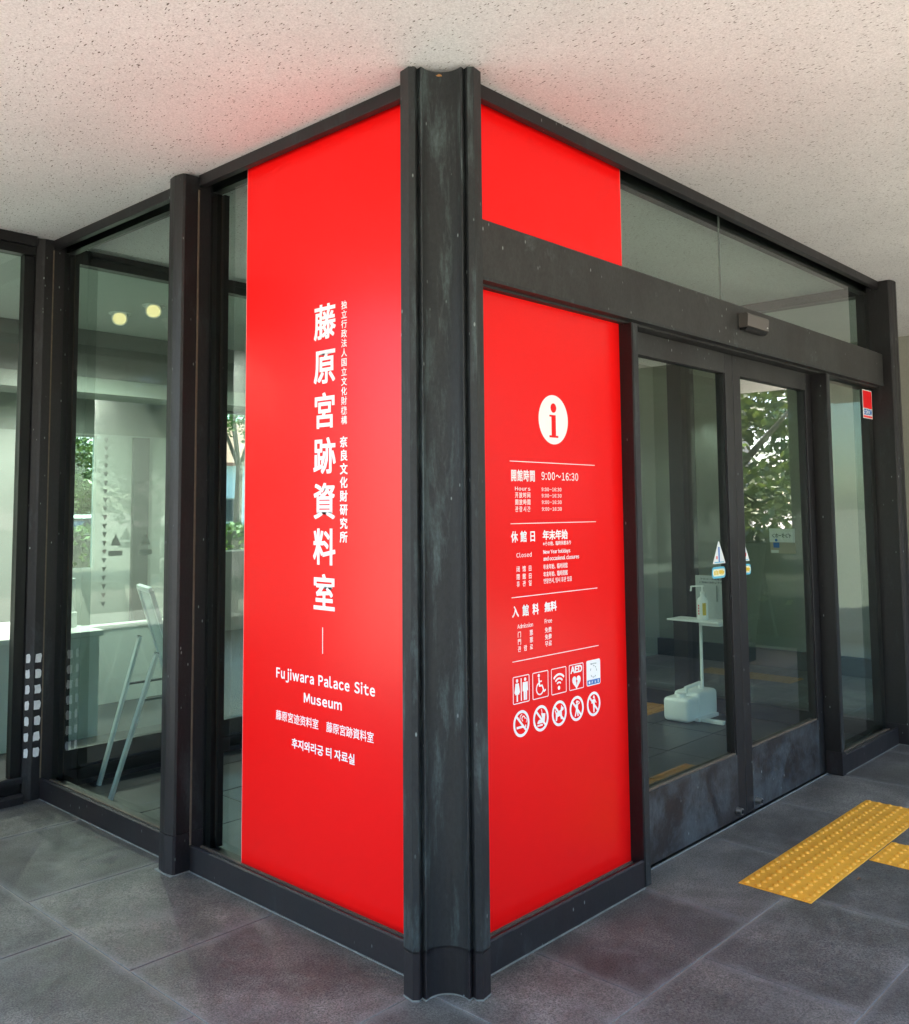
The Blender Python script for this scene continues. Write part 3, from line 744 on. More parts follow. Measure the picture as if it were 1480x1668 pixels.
# ------------------------------------------------------------------ door sensor
sn = thing('door_sensor', 'small grey motion sensor box on the transom above the doors', 'sensor', (2.27, -.07, 2.43))
MB().extrude_profile([(-.0705,2.522),(-.112,2.522),(-.120,2.514),(-.116,2.456),(-.104,2.450),(-.0705,2.450)], (2.140,0,0), (0,1,0), (0,0,1), (1,0,0), .250).build('housing', M_sens, sn)
MB().extrude_profile([(-.074,2.4496),(-.074,2.436),(-.100,2.436),(-.116,2.4496)], (2.144,0,0), (0,1,0), (0,0,1), (1,0,0), .242).build('lens', M_black, sn)
MB().tube((2.37,-.1165,2.470), (2.37,-.1205,2.470), .004, .004, 10).build('indicator', M_white, sn)

# ------------------------------------------------------------------ stickers on the doors
def sticker_tri(px, u0, u1, cut, label):
    """triangle whose apex is at px, visible between u0,u1"""
    t = thing('door_sticker', label, 'sticker', (px, .05, 1.3), 'stickers on the door glass')
    O_ = (0, .0530, 0)
    def clip(poly):
        out = []
        for side, lim in ((1, u0), (-1, u1)):
            src = poly if not out else out; res = []
            for i in range(len(src)):
                a_, b_ = src[i], src[(i+1) % len(src)]
                ia, ib = side*(a_[0]-lim) >= 0, side*(b_[0]-lim) >= 0
                if ia: res.append(a_)
                if ia != ib:
                    q = (lim-a_[0])/(b_[0]-a_[0]); res.append((lim, a_[1]+q*(b_[1]-a_[1])))
            out = res
        return out
    flat([clip([(px-.068,1.262),(px+.068,1.262),(px+.004,1.372),(px-.004,1.372)])], FX, O_, t, M_paper, 'white_triangle')
    flat([clip([(px-.006,1.268),(px+.006,1.268),(px+.008,1.345),(px-.008,1.345)])], FX, O_, t, M_blue, 'blue_stripe', .0004, .0007)
    flat([clip([(px-.030,1.285),(px-.018,1.285),(px-.018,1.300),(px-.030,1.300)])] if px < 2.2 else [clip([(px+.018,1.285),(px+.030,1.285),(px+.030,1.305),(px+.018,1.305)])], FX, O_, t, M_sred, 'red_mark', .0004, .0007)
    flat([clip([(px-.052,1.266),(px+.052,1.266),(px+.052,1.271),(px-.052,1.271)])], FX, O_, t, M_lblue, 'blue_line', .0004, .0007)
sticker_tri(2.095, 2.0, 2.160, 0, 'white triangular sticker with blue stripe on the left door glass')
sticker_tri(2.372, 2.356, 2.5, 0, 'white triangular sticker with blue stripe on the right door glass')
def sticker_tag(x0, x1, label, s):
    t = thing('door_sticker', label, 'sticker', ((x0+x1)/2, .05, 1.2), 'stickers on the door glass')
    O_ = (0, .0530, 0)
    flat([rrect(x0, x1, 1.190, 1.246, .020)], FX, O_, t, M_lblue, 'blue_border')
    flat([rrect(x0+.010, x1-.006, 1.200, 1.236, .015)], FX, O_, t, M_cream, 'cream_field', .0004, .0007)
    text_box(s, FX, (0,.0518,0), x0+.022, x1-.016, 1.207, 1.229, t, M_yprint, .03)
sticker_tag(2.015, 2.158, 'blue bordered cream tag sticker under the triangle on the left door', '自動')
sticker_tag(2.357, 2.452, 'blue bordered cream tag sticker under the triangle on the right door', '動')
st = thing('security_sticker', 'red and blue security sticker at the top of the narrow side glass', 'sticker', (4.2, 0, 2.1))
O_ = (0, -.0004, 0)
flat([[(4.092,2.125),(4.268,2.125),(4.268,2.315),(4.092,2.315)]], FX, O_, st, M_paper, 'white_plate')
flat([[(4.098,2.192),(4.262,2.192),(4.262,2.309),(4.098,2.309)], [(4.098,2.130),(4.262,2.130),(4.262,2.143),(4.098,2.143)]], FX, O_, st, M_sred, 'red_field', .0004, .0007)
text_box('SECOM', FX, (0,-.0011,0), 4.104, 4.256, 2.149, 2.186, st, M_blue, .04)
# notice on the far glass of the vestibule, facing away
M_plate = simple('pale_grey_plate', (.42,.45,.44), .5)
FE = (Vector((0,-1,0)), Vector((0,0,1)), Vector((-1,0,0)))
nb = thing('paper_notice', 'paper notice taped to the far vestibule glass, writing seen mirrored', 'notice', (4.41, .7, 1.2))
O_ = (4.4190, 0, 0)
flat([[(-.800,1.285),(-.612,1.285),(-.612,1.385),(-.800,1.385)]], FE, O_, nb, M_paper, 'white_half')
flat([[(-.795,1.205),(-.610,1.205),(-.610,1.2845),(-.795,1.2845)]], FE, O_, nb, M_pbeige, 'beige_half')
text_box('インターホン', FE, (4.4183,0,0), -.780, -.640, 1.318, 1.350, nb, M_dprint, .02, 1.0, True)
flat([circ(-.750,1.300,.010,14), [(-.772,1.245),(-.728,1.245),(-.728,1.283),(-.772,1.283)]], FE, O_, nb, M_blue, 'blue_figure', .0005, .0007)
flat([[(-.790,1.209),(-.735,1.209),(-.735,1.228),(-.790,1.228)]], FE, O_, nb, M_paper, 'white_corner', .0005, .0007)

# ------------------------------------------------------------------ tactile paving outside
dome = MB()
def tactile(x0, y0, label, mat=M_yel, n_=6, rot=0, bars=False, group='yellow tactile tiles by the doors', z0=0.0):
    t = thing('tactile_tile', label, 'tactile tile', (x0+.15, y0+.15, z0), group)
    MB().box(x0+.0018, x0+.2982, y0+.0018, y0+.2982, z0-.001, z0+.0035, .0012).build('tile_plate', mat, t)
    mb = MB()
    if bars:
        for i in range(4):
            yc = y0+.0375+.075*i
            mb.extrude_profile([(yc-.017,z0+.003),(yc-.011,z0+.0085),(yc+.011,z0+.0085),(yc+.017,z0+.003)], (x0+.010,0,0), (0,1,0), (0,0,1), (1,0,0), .28)
        mb.build('raised_bars', mat, t)
    else:
        p_ = .3/n_
        for i in range(n_):
            for j in range(n_):
                mb.lathe((x0+p_*(i+.5), y0+p_*(j+.5), z0+.003), [(.0125,0),(.0110,.0046),(.0085,.0072),(.0025,.0080)], 12)
        mb.build('raised_studs', mat, t, smooth=False, stuff=True)
    return t
tx = 1.425; ordw = ['nearest', 'second', 'third', 'fourth', 'fifth']
for i in range(5):
    tactile(tx+.3*i, -.615, f'{ordw[i]} yellow studded tile from the camera in the row along the doors' if i < 4 else 'farthest yellow studded tile of the row along the doors')
tactile(tx+.63, -.918, 'yellow studded tile branching out from the row toward the right edge')
tactile(tx+.63, -1.22, 'yellow studded tile at the right edge, outermost of the branch')
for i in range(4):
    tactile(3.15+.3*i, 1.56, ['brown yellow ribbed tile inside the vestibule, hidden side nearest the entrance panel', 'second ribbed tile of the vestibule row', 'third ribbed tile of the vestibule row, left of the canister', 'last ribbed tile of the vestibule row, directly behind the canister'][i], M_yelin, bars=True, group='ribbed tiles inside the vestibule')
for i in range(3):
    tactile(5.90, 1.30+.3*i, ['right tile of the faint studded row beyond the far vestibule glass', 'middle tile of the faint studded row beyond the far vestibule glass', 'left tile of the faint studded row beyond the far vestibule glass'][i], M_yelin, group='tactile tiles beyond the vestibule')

# ------------------------------------------------------------------ hand sanitiser stand, bottle, canister
hs = thing('sanitizer_stand', 'white metal stand with shelf and back plate behind the left door', 'stand', (4.20, 1.25, 0))
MB().box(4.225, 4.243, 1.262, 1.280, .02, .70, .002).build('pole', M_wpaint, hs)
MB().box(4.00, 4.035, 1.00, 1.16, .004, .030, .002).build('foot', M_wpaint, hs)
MB().box(3.98, 4.28, 1.17, 1.205, .004, .028, .002).build('foot', M_wpaint, hs)
MB().box(4.06, 4.27, 1.04, 1.455, .700, .712, .003).build('shelf', M_wpaint, hs)
MB().box(4.08, 4.25, 1.05, 1.20, .680, .6995).build('shelf_bracket', M_wpaint, hs)
MB().box(4.262, 4.270, 1.04, 1.318, .7125, 1.030, .002).build('back_plate', M_plate, hs)
text_box('アルコール消毒液', FE, (4.2618,0,0), -1.275, -1.10, .998, 1.012, hs, M_dprint, .02)
text_box('ご自由にお使い下さい', FE, (4.2618,0,0), -1.285, -1.08, .972, .988, hs, M_dprint, .02)
MB().box(4.256, 4.2615, 1.143, 1.149, .84, .96).build('hook', M_gprint, hs)
bt = thing('pump_bottle', 'white pump bottle with yellow label standing on the shelf of the stand', 'bottle', (4.17, 1.19, .712))
bx, by, bz = 4.16, 1.212, .7125
mb = MB(); mb.lathe((bx,by,bz), [(.034,0),(.038,.006),(.038,.135),(.033,.155),(.016,.170),(.014,.185)], 24); mb.build('bottle_body', M_wpaint, bt, smooth=True)
mb = MB(); mb.tube((bx,by,bz+.185), (bx,by,bz+.205), .017, .016, 16); mb.tube((bx,by,bz+.205), (bx,by,bz+.245), .006, .006, 10); mb.build('pump_collar', M_wpaint, bt)
mb = MB(); mb.bar((bx,by-.012,bz+.248), (bx-.008,by+.085,bz+.240), .014, .010); mb.bar((bx-.008,by+.083,bz+.242), (bx-.008,by+.088,bz+.205), .009, .009); mb.build('pump_spout', M_wpaint, bt)
mb = MB(); 
aa = [R(205+8*i) for i in range(6)]
for i in range(5):
    mb.poly([(bx+.0388*math.cos(aa[i]), by+.0388*math.sin(aa[i]), bz+.035), (bx+.0388*math.cos(aa[i+1]), by+.0388*math.sin(aa[i+1]), bz+.035), (bx+.0388*math.cos(aa[i+1]), by+.0388*math.sin(aa[i+1]), bz+.125), (bx+.0388*math.cos(aa[i]), by+.0388*math.sin(aa[i]), bz+.125)])
mb.build('yellow_label', M_yprint, bt)
mb = MB()
for k, zz in enumerate((.045,.065,.085,.105)):
    t0 = R(160); mb.obox((bx+.039*math.cos(t0), by+.039*math.sin(t0), bz+zz), (-math.sin(t0),math.cos(t0),0), (0,0,1), (math.cos(t0),math.sin(t0),0), .006, .006, .0006)
mb.build('red_characters', M_sred, bt)

jc = thing('canister', 'white plastic jerry canister lying on the vestibule floor by the stand', 'canister', (4.1, 1.25, 0), rz=R(8))
def rbox(mb, x0, x1, y0, y1, z0, z1, r):
    mb.box(x0, x1, y0, y1, z0, z1); es = [e for e in mb.bm.edges]
mb = MB(); mb.box(3.88, 4.05, 1.20, 1.405, .002, .170); mb.build('tmp', M_plast) if False else None
bm_ = mb.bm; bmesh.ops.bevel(bm_, geom=list(bm_.edges), offset=.030, segments=4, affect='EDGES', profile=.5)
mb.build('canister_body', M_plast, jc, smooth=True)
mb = MB(); mb.box(4.035, 4.335, 1.20, 1.405, .002, .195); bmesh.ops.bevel(mb.bm, geom=list(mb.bm.edges), offset=.030, segments=4, affect='EDGES', profile=.5)
mb.build('canister_shell', M_plast, jc, smooth=True)
mb = MB(); mb.tube((3.965,1.30,.168), (3.965,1.30,.195), .036, .034, 20); mb.build('cap', M_wpaint, jc)
mb = MB(); mb.bar((4.03,1.30,.222), (4.26,1.30,.232), .026, .020, bevel=.004); mb.bar((4.04,1.30,.18), (4.04,1.30,.222), .024, .020); mb.bar((4.25,1.30,.18), (4.25,1.30,.230), .024, .020)
mb.build('grip', M_plast, jc)

# ------------------------------------------------------------------ folding sign stand in the vestibule
es = thing('folding_sign_stand', 'folding aluminium sign stand with clear board inside the left glass bay', 'sign stand', (.45, 2.75, 0))
far = Vector((.095, .30, 0))
TN = Vector((.405, 2.60, 1.095)); BN = Vector((.78, 2.60, .03))
mb = MB(); dn = (BN-TN)
nn = dn.cross(far).normalized()
mb.obox(TN+dn/2+far/2, far, dn, nn, far.length/2-.012, dn.length/2-.012, .003); 
m_board = bpy.data.materials.new('clear_board'); m_board.use_nodes = True; m_board.node_tree.nodes['Principled BSDF'].inputs['Base Color'].default_value = (.66,.76,.74,1)
m_board.node_tree.nodes['Principled BSDF'].inputs['Roughness'].default_value = .15; m_board.node_tree.nodes['Principled BSDF'].inputs['Alpha'].default_value = .7
mb.build('board', m_board, es)
for k, q in enumerate((Vector((0,0,0)), far)):
    MB().bar(TN+q, BN+q, .030, .022, nn).build('side_rail', M_alu, es)
MB().bar(TN, TN+far, .030, .022, nn).build('top_rail', M_alu, es)
MB().bar(TN+dn*.97, TN+dn*.97+far, .02, .016, nn).build('bottom_rail', M_alu, es)
LT = Vector((.447, 2.60, .745)); LB = Vector((.178, 2.592, .0))
for q in (Vector((0,0,0)), far*1.0):
    lt = LT+q*(1.0) + (Vector((-.03,0,.06)) if q.length else Vector((0,0,0))); lb = LB+q*1.05
    g_ = MB().bar(lt, lb, .026, .018, (1,0,0)).build('rear_leg', M_alu, es)
    d_ = (lb-lt).normalized()
    MB().bar(lt-d_*.004, lt+d_*.010, .024, .018, (1,0,0)).build('leg_cap', M_black, g_)
    # folding link from leg to rail
    pl = lt + (lb-lt)*.33; t_ = (TN.z-pl.z+.0)/(TN.z-BN.z); pr_ = TN+q+dn*t_
    MB().bar(pl, pr_, .024, .010).build('folding_link', M_black, es)

# ------------------------------------------------------------------ museum room behind
rm = thing('museum_room', 'pale room behind the glass with grey beam and far windows', 'room', (1, 5.5, 0))
M_gwall = simple('grey_green_wall', (.25,.28,.255), .8); M_cnt = simple('counter_laminate', (.70,.74,.71), .5)
def wallseg(x0, x1, z0, z1, y0=8.0, y1=8.08, name='wall', mat=M_pale): MB().box(x0, x1, y0, y1, z0, z1).build(name, mat, rm)
wallseg(-2.2, 2.05, 0, 2.42); wallseg(-2.2, 4.45, 2.4205, H, name='upper_wall', mat=M_gwall); wallseg(2.05, 2.82, 0, .87); wallseg(2.05, 2.82, 2.40, 2.42); wallseg(2.82, 3.9, 0, 2.42); wallseg(3.9005, 4.45, 0, 2.42, mat=M_grey)
wallseg(4.45, 5.9, 0, 1.0, mat=M_grey); wallseg(4.4505, 5.9, 2.80, H, mat=M_grey); wallseg(5.9, 6.6, 0, H)  # grey around the larger window paints in the dimness of that side
for (x0, x1, z0, z1) in ((2.05,2.82,.87,2.40),(4.45,5.9,1.0,2.80)):
    wn = MB(); wn.box(x0, x0+.015, 8.02, 8.06, z0, z1); wn.box(x1-.015, x1, 8.02, 8.06, z0, z1); wn.box(x0+.015, x1-.015, 8.02, 8.06, z0, z0+.02); wn.box(x0+.015, x1-.015, 8.02, 8.06, z1-.02, z1)
    wo_ = wn.build('window', M_pale, rm); MB().box(x0+.016, x1-.016, 8.03, 8.038, z0+.021, z1-.021).build('pane', M_glass, wo_)
MB().box(-2.2, -2.1, 3.0, 8.0, 0, H).build('wall', M_pale, rm)
MB().box(6.4, 6.6, 3.065, 8.0, 0, H).build('wall', M_grey, rm)
MB().box(4.50, 6.9, 3.0, 3.06, 0, H).build('wall', M_stucco, rm)
MB().box(-2.1, 6.4, 5.25, 5.7, 2.66, H-.001).build('beam', M_grey, rm)
MB().box(-2.1, 6.4, 5.255, 5.695, 2.53, 2.6595).build('beam_soffit_box', M_gwall, rm)
MB().box(3.27, 3.47, 7.94, 7.998, 0, 2.4).build('door_stile', M_grey, rm)
cn = thing('white_counter', 'long white display counter in the room behind the left glass', 'counter', (-1, 4.4, 0))
MB().box(-2.05, .83, 4.0, 4.9, 0, .68).build('counter_front', M_cnt, cn)
MB().box(-2.08, .85, 3.97, 4.93, .6805, .72, .004).build('counter_top', M_cnt, cn)
lwl = thing('low_wall', 'pale low partition wall in the room behind the folding sign stand', 'partition', (2.4, 5.0, 0))
MB().box(.86, 2.0, 4.95, 5.05, 0, .60).build('wall_panel', M_cnt, lwl)
MB().box(.86, 2.0, 4.94, 5.06, .6005, .62).build('cap_strip', M_cnt, lwl)
cyl = thing('white_pillar_stand', 'white round pedestal standing on the counter behind the left glass', 'pedestal', (.74, 4.3, .72))
mb = MB(); mb.lathe((.74,4.3,.721), [(.065,0),(.065,.10),(.05,.11),(.05,.34)], 24); mb.build('pedestal_body', M_wpaint, cyl)
# ceiling downlights
M_lamp = bpy.data.materials.new('lamp_warm'); M_lamp.use_nodes = True
b_ = M_lamp.node_tree.nodes['Principled BSDF']; b_.inputs['Emission Color'].default_value = (1,.66,.26,1); b_.inputs['Emission Strength'].default_value = .17
def downlight(x, y, label, power=13):
    t = thing('downlight', label, 'ceiling light', (x, y, H), 'round ceiling lights')
    MB().tube((x,y,H-.001), (x,y,H-.010), .085, .080, 28).build('trim_ring', M_wpaint, t)
    dv = Vector((-.42,-.70,-.62)).normalized(); c_ = Vector((x,y,H-.030))
    MB().tube(c_-dv*.02, c_+dv*.030, .064, .062, 28).build('lamp_housing', M_wpaint, t)
    MB().tube(c_+dv*.0305, c_+dv*.034, .050, .048, 28).build('lamp_disc', M_lamp, t)
    L = bpy.data.lights.new('downlight_glow', 'SPOT'); L.spot_size = R(165); L.spot_blend = .6; L.shadow_soft_size = 0; L.energy = power*1.5; L.color = (1,.95,.87)
    o = bpy.data.objects.new('downlight_glow', L); C.objects.link(o); o.location = (-.04,-.07,-.13); o.parent = t
downlight(1.18, 4.46, 'bright round ceiling light, left one of the two above the left glass bay')
downlight(1.22, 4.03, 'dimmer round ceiling light, right one of the two above the left glass bay', 10)
downlight(-.9, 6.2, 'round ceiling light seen at the left edge through the far glass')
LB_ = ['round ceiling light in the front left of the room, beyond the frame', 'round ceiling light in the back left of the room', 'round ceiling light in the room behind the tall red panel, front row', 'round ceiling light in the room just beyond the grey beam', 'round ceiling light near the larger far window of the room', 'round ceiling light near the back wall left of the small window']
for x, y in ((-1.6,4.4),(-1.7,6.9),(3.2,4.3),(2.2,6.9),(4.9,6.4),(.4,7.0)):  # extra lamps added to brighten the room, none of them in view
    downlight(x, y, LB_.pop(0))

# ------------------------------------------------------------------ outdoors
def leafmat(name, c0, c1):
    m, n, l, b = nmat(name)
    oi = n.new('ShaderNodeNewGeometry'); r1 = ramp(n, [(0, c0), (1, c1)]); l.new(oi.outputs['Random Per Island'], r1.inputs[0])
    l.new(r1.outputs[0], b.inputs['Base Color']); b.inputs['Roughness'].default_value = .55
    tr = n.new('ShaderNodeBsdfTranslucent'); l.new(r1.outputs[0], tr.inputs[0]); mx = n.new('ShaderNodeMixShader'); mx.inputs[0].default_value = .3
    l.new(b.outputs[0], mx.inputs[1]); l.new(tr.outputs[0], mx.inputs[2]); l.new(mx.outputs[0], n['Material Output'].inputs[0])
    return m
M_leaf = leafmat('green_leaves', (.035,.085,.015), (.13,.22,.04))
M_leaf2 = leafmat('yellow_green_leaves', (.035,.070,.010), (.10,.14,.026))
M_bark = simple('bark', (.09,.07,.05), .9, var=.4, vscale=10, bump=.8, bscale=30)
def crown_mesh(name, rx, ry, rz_, n_, leaf, seed, mat, clumps=26):
    rnd = random.Random(seed); verts = []; faces = []
    cl = []
    for _ in range(clumps):
        while True:
            v = Vector((rnd.uniform(-1,1), rnd.uniform(-1,1), rnd.uniform(-.9,1)))
            if .25 < v.length < 1: break
        cl.append((Vector((v.x*rx*.8, v.y*ry*.8, v.z*rz_*.8)), rnd.uniform(.22,.42)*max(rx,rz_)))
    for i in range(n_):
        c_, r0 = cl[rnd.randrange(len(cl))]
        d = Vector((rnd.gauss(0,1), rnd.gauss(0,1), rnd.gauss(0,1))).normalized()*r0*(rnd.random()**.45)
        p = c_ + Vector((d.x, d.y, d.z*.7))
        u = Vector((rnd.gauss(0,1), rnd.gauss(0,1), rnd.gauss(0,.6))).normalized(); v = u.cross(Vector((rnd.gauss(0,1), rnd.gauss(0,1), rnd.gauss(0,1)))).normalized()
        s = leaf*rnd.uniform(.6,1.3); k = len(verts)
        verts += [p-u*s, p+v*s*.5, p+u*s, p-v*s*.5]; faces.append((k,k+1,k+2,k+3))
    me = bpy.data.meshes.new(name); me.from_pydata(verts, [], faces); me.materials.append(mat); return me
CR = [crown_mesh('crown', 2.6, 2.6, 2.2, 15000, .085, 1, M_leaf), crown_mesh('crown', 2.4, 2.9, 1.9, 15000, .085, 2, M_leaf2), crown_mesh('crown', 3.0, 2.6, 2.5, 15000, .09, 3, M_leaf)]
def tree(x, y, h, k, s, label, rz=0):
    t = thing('broadleaf_tree', label, 'tree', (x, y, -.05), 'trees around the forecourt', rz)
    o = bpy.data.objects.new('crown', CR[k]); C.objects.link(o); o.parent = t; o.location = (0,0,h); o.scale = (s,s,s)
    mb = MB(); mb.tube((x,y,-.05),(x+.1,y,h*.55),.17*s,.12*s,10)
    for q in range(5):
        an = q*1.3; mb.tube((x+.08,y,h*.5),(x+math.cos(an)*1.5*s,y+math.sin(an)*1.5*s,h+.5*math.sin(q)),.08*s,.02*s,7)
    mb.build('trunk', M_bark, t)
TS = [(15,-6.5,3.3,1,1.25,'yellow green tree in front of the entrance, right of the door view'),(18,-10,4.4,0,1.3,'dark green tree behind the yellow green one'),(10,-13,3.8,2,1.1,'tree mirrored in the right door glass'),
      (4,-14,3.8,1,1.1,'pale tree standing across the forecourt'),(-2,-13,3.4,0,1.1,'dark green tree across the forecourt'),(-8,-12,3.6,2,1.2,'broad tree left across the forecourt'),
      (-12,-5,3.6,1,1.2,'pale tree at the west side of the forecourt'),(-13,2,3.4,0,1.2,'dark tree at the west side of the forecourt'),(-11,-1.5,3.0,0,1.1,'low dark tree between the two trees at the west side'),  # last tree here is added to darken the west side in reflections
      (9.0,21,3.0,1,.95,'sunny tree behind the parked car beyond the room window'),(6.5,24,2.6,0,.9,'dark low tree beyond the room window'),(19.5,24,4.6,1,1.1,'tree in front of the pale house beyond the room'),(12.5,19,5.3,2,.75,'small tree right of the window view')]
for i, (x, y, h, k, s, lb) in enumerate(TS): tree(x, y, h, k, s, lb, i*1.1)
def hedge(x0, x1, y0, y1, h, label, seed):
    t = thing('hedge', label, 'hedge', ((x0+x1)/2, (y0+y1)/2, 0), 'clipped hedges')
    rnd = random.Random(seed); verts = []; faces = []
    for i in range(9000):
        f = rnd.random()
        x = rnd.uniform(x0,x1); y = rnd.uniform(y0,y1); z = rnd.uniform(0,h)
        if f < .4: z = h+rnd.gauss(0,.03)
        elif f < .65: y = y0+rnd.gauss(0,.04)
        elif f < .9: y = y1+rnd.gauss(0,.04)
        p = Vector((x,y,z)); u = Vector((rnd.gauss(0,1),rnd.gauss(0,1),rnd.gauss(0,1))).normalized(); v = u.cross(Vector((rnd.gauss(0,1),rnd.gauss(0,1),.3))).normalized(); s = rnd.uniform(.04,.08)
        k = len(verts); verts += [p-u*s,p+v*s*.6,p+u*s,p-v*s*.6]; faces.append((k,k+1,k+2,k+3))
    loc = t.location
    me = bpy.data.meshes.new('foliage'); me.from_pydata([v-Vector(loc) for v in verts],[],faces); me.materials.append(M_leaf2)
    o = bpy.data.objects.new('foliage', me); C.objects.link(o); o.parent = t
    MB().box(x0+.08,x1-.08,y0+.08,y1-.08,-.05,h-.08).build('inner_twigs', simple('twigs',(.03,.035,.015),.9), t)
hedge(-4, 16, 13, 14, 1.2, 'clipped hedge beyond the room window', 5)
hedge(7.9, 9.4, -9, -1.0, 1.22, 'clipped hedge beside the porch, mirrored in the right door', 6)
hedge(-14, 6, -10.2, -9.4, 1.1, 'clipped hedge across the forecourt to the left', 8)
def car(x, y, rz, col, label):
    t = thing('parked_car', label, 'car', (x, y, -.045), 'cars parked beyond the hedges', rz)
    pm = simple('car_paint', col, .25)
    # built in local axes then placed: length along X
    def L(mb, name, mat, par=t):
        bmesh.ops.recalc_face_normals(mb.bm, faces=mb.bm.faces)
        me = bpy.data.meshes.new(name); mb.bm.to_mesh(me); mb.bm.free(); me.materials.append(mat); o = bpy.data.objects.new(name, me); C.objects.link(o); o.parent = par; return o
    side = [(-2.1,.28),(-2.15,.60),(-2.05,.88),(-1.75,.96),(-1.15,1.02),(.75,1.0),(1.5,.90),(2.05,.76),(2.15,.50),(2.1,.28)]
    mb = MB(); mb.extrude_profile(side, (0,-.84,0), (1,0,0), (0,0,1), (0,1,0), 1.68); bmesh.ops.bevel(mb.bm, geom=list(mb.bm.edges), offset=.05, segments=2, affect='EDGES'); body = L(mb, 'body', pm)
    cab = [(-1.75,.97),(-1.35,1.40),(-.9,1.47),(.15,1.45),(.95,1.0)]
    mb = MB(); mb.extrude_profile(cab, (0,-.70,0), (1,0,0), (0,0,1), (0,1,0), 1.40); bmesh.ops.bevel(mb.bm, geom=list(mb.bm.edges), offset=.06, segments=2, affect='EDGES'); L(mb, 'window', simple('car_glass',(.02,.025,.03),.08))
    mb = MB(); mb.extrude_profile([(-1.4,1.42),(-.9,1.485),(.15,1.465),(.3,1.42)], (0,-.66,0), (1,0,0), (0,0,1), (0,1,0), 1.32); L(mb, 'roof', pm)
    for sx in (-1.3, 1.3):
        for sy in (-.78, .78):
            mb = MB(); mb.tube((sx,sy-.09,.31),(sx,sy+.09,.31),.31,.31,22); wh = L(mb, 'wheel', M_black)
            mb = MB(); mb.tube((sx,sy-.094,.31),(sx,sy+.094,.31),.19,.19,16); L(mb, 'rim', M_met, wh)
    for sy in (-.6,.6):
        mb = MB(); mb.box(2.04,2.14,sy-.17,sy+.17,.62,.74,.02); L(mb, 'headlight', M_wpaint)
car(8.2, 17.0, 0.05, (.75,.77,.78), 'white car parked behind the hedge beyond the room window')
car(14.5, 17.5, 0.1, (.55,.57,.6), 'silver car parked further right beyond the room')
car(-9, -7.3, 1.4, (.7,.7,.7), 'pale car parked across the forecourt')
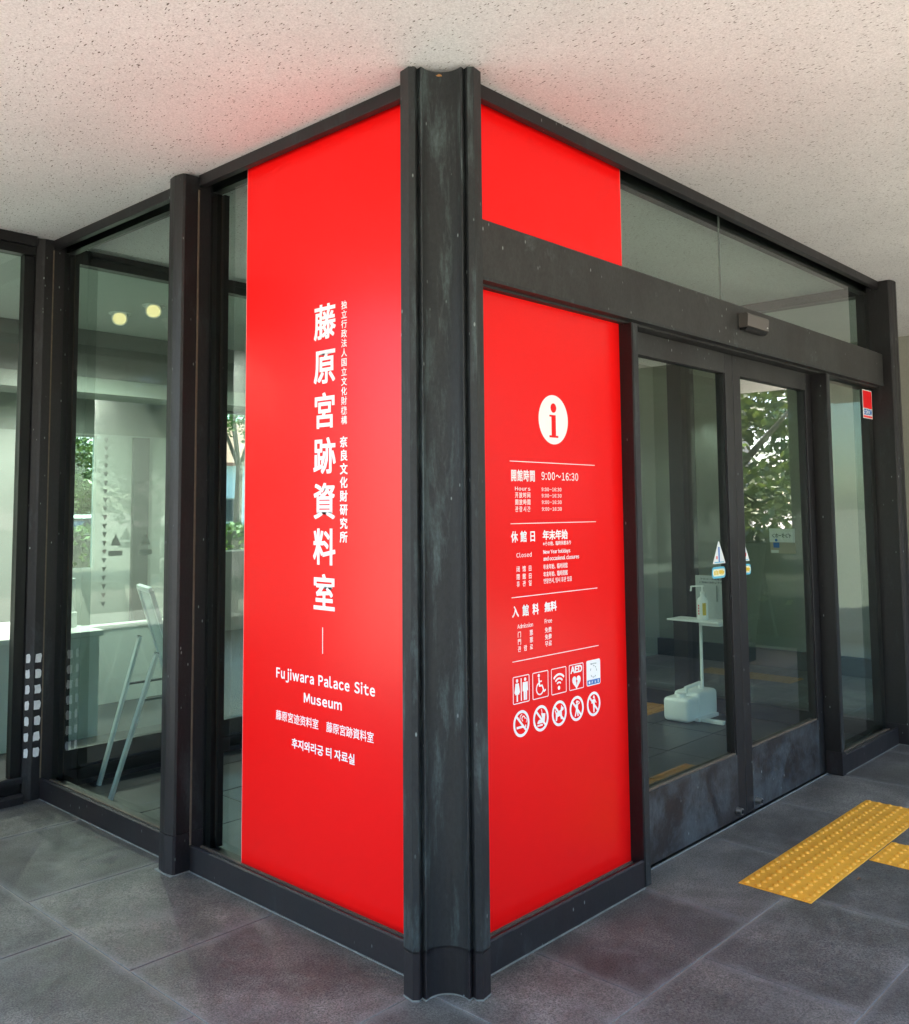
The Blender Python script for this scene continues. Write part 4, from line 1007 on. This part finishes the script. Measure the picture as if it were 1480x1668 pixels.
def house(x, y, rz, wx, wy, hz, wallc, roofc, label):
    t = thing('house', label, 'house', (x, y, -.05), 'houses around the site', rz)
    wm = simple('house_wall', wallc, .9, var=.06); rmn = simple('house_roof', roofc, .8, var=.2, vscale=3)
    def L(mb, name, mat, par=t):
        bmesh.ops.recalc_face_normals(mb.bm, faces=mb.bm.faces)
        me = bpy.data.meshes.new(name); mb.bm.to_mesh(me); mb.bm.free(); me.materials.append(mat); o = bpy.data.objects.new(name, me); C.objects.link(o); o.parent = par; return o
    L(MB().box(-wx/2,wx/2,-wy/2,wy/2,0,hz), 'wall', wm)
    mb = MB(); mb.extrude_profile([(-wy/2-.5,hz-.05),(0,hz+wy*.28),(wy/2+.5,hz-.05),(wy/2+.5,hz+.1),(0,hz+wy*.28+.15),(-wy/2-.5,hz+.1)], (-wx/2-.4,0,0), (0,1,0), (0,0,1), (1,0,0), wx+.8); L(mb, 'roof', rmn)
    mb = MB(); 
    for e in (-wx/2, wx/2-.1): mb.extrude_profile([(-wy/2,hz),(wy/2,hz),(0,hz+wy*.27)], (e,0,0), (0,1,0), (0,0,1), (1,0,0), .1)
    L(mb, 'gable', wm)
    for sy in (-1, 1):
        for k in range(int(wx//2.4)):
            for fz in ([1.0] if hz < 4 else [1.0, 3.6]):
                xx = -wx/2+1.2+2.4*k
                f = L(MB().box(xx-.6,xx+.6,sy*(wy/2)-.04,sy*(wy/2)+.04,fz,fz+1.1), 'window', M_gprint)
                L(MB().box(xx-.54,xx+.54,sy*(wy/2)-.05,sy*(wy/2)+.05,fz+.06,fz+1.04), 'pane', simple('dark_pane',(.03,.04,.05),.1), f)
house(23, 38, -.5, 14, 8, 3.6, (.34,.42,.52), (.22,.10,.08), 'blue grey house with reddish roof beyond the room windows')
house(14, 36, .4, 9, 7, 3.0, (.6,.58,.52), (.28,.28,.30), 'white walled house with grey roof beyond the trees')
house(28, -20, .9, 14, 8, 5.6, (.5,.48,.42), (.12,.12,.13), 'two storey house beyond the forecourt trees')
house(-22, -16, -.6, 12, 8, 5.6, (.55,.53,.48), (.14,.13,.13), 'two storey house west of the forecourt')
# hills
mb = MB()
for (x, y, h, r) in ((250,520,60,160),(60,560,42,200),(420,420,70,180),(-200,560,50,220)):
    n_ = 28; prof = [(r,0),(r*.75,h*.25),(r*.5,h*.6),(r*.25,h*.9),(r*.05,h)]
    mb.lathe((x,y,-1), prof, n_)
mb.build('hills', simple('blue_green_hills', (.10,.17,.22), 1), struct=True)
# litter on the paving
def leaf_bit(x, y, s, lab):
    mb = MB(); pts = []
    for k in range(7):
        t = 2*math.pi*k/7; pts.append((x+s*math.cos(t)*(1+.3*math.sin(3*t)), y+.5*s*math.sin(t), .002+.004*math.sin(2*t)+.004))
    c_ = (x, y, .003)
    for k in range(7): mb.poly([pts[k], pts[(k+1)%7], c_])
    tag(mb.build('dried_leaf', simple('dried_leaf', (.16,.09,.05), .9)), lab, 'leaf', 'bits of dry leaf on the paving')
for (x, y, s, lab) in ((1.80,-.665,.014,'brown dried leaf scrap beside the yellow tiles'),(1.36,-1.0,.012,'small reddish leaf scrap on the dark paver at the right'),
                       (-.04,3.0,0,''),):
    if s: leaf_bit(x, y, s, lab)

leaf_bit(-.055, -.040, .016, 'orange brown dead leaf caught at the top of the corner column')
for o_ in [o for o in sc.objects if o.get('label') == 'orange brown dead leaf caught at the top of the corner column']:
    o_.location.z = H - .035; o_.data.materials[0] = simple('orange_leaf', (.42,.22,.08), .9)
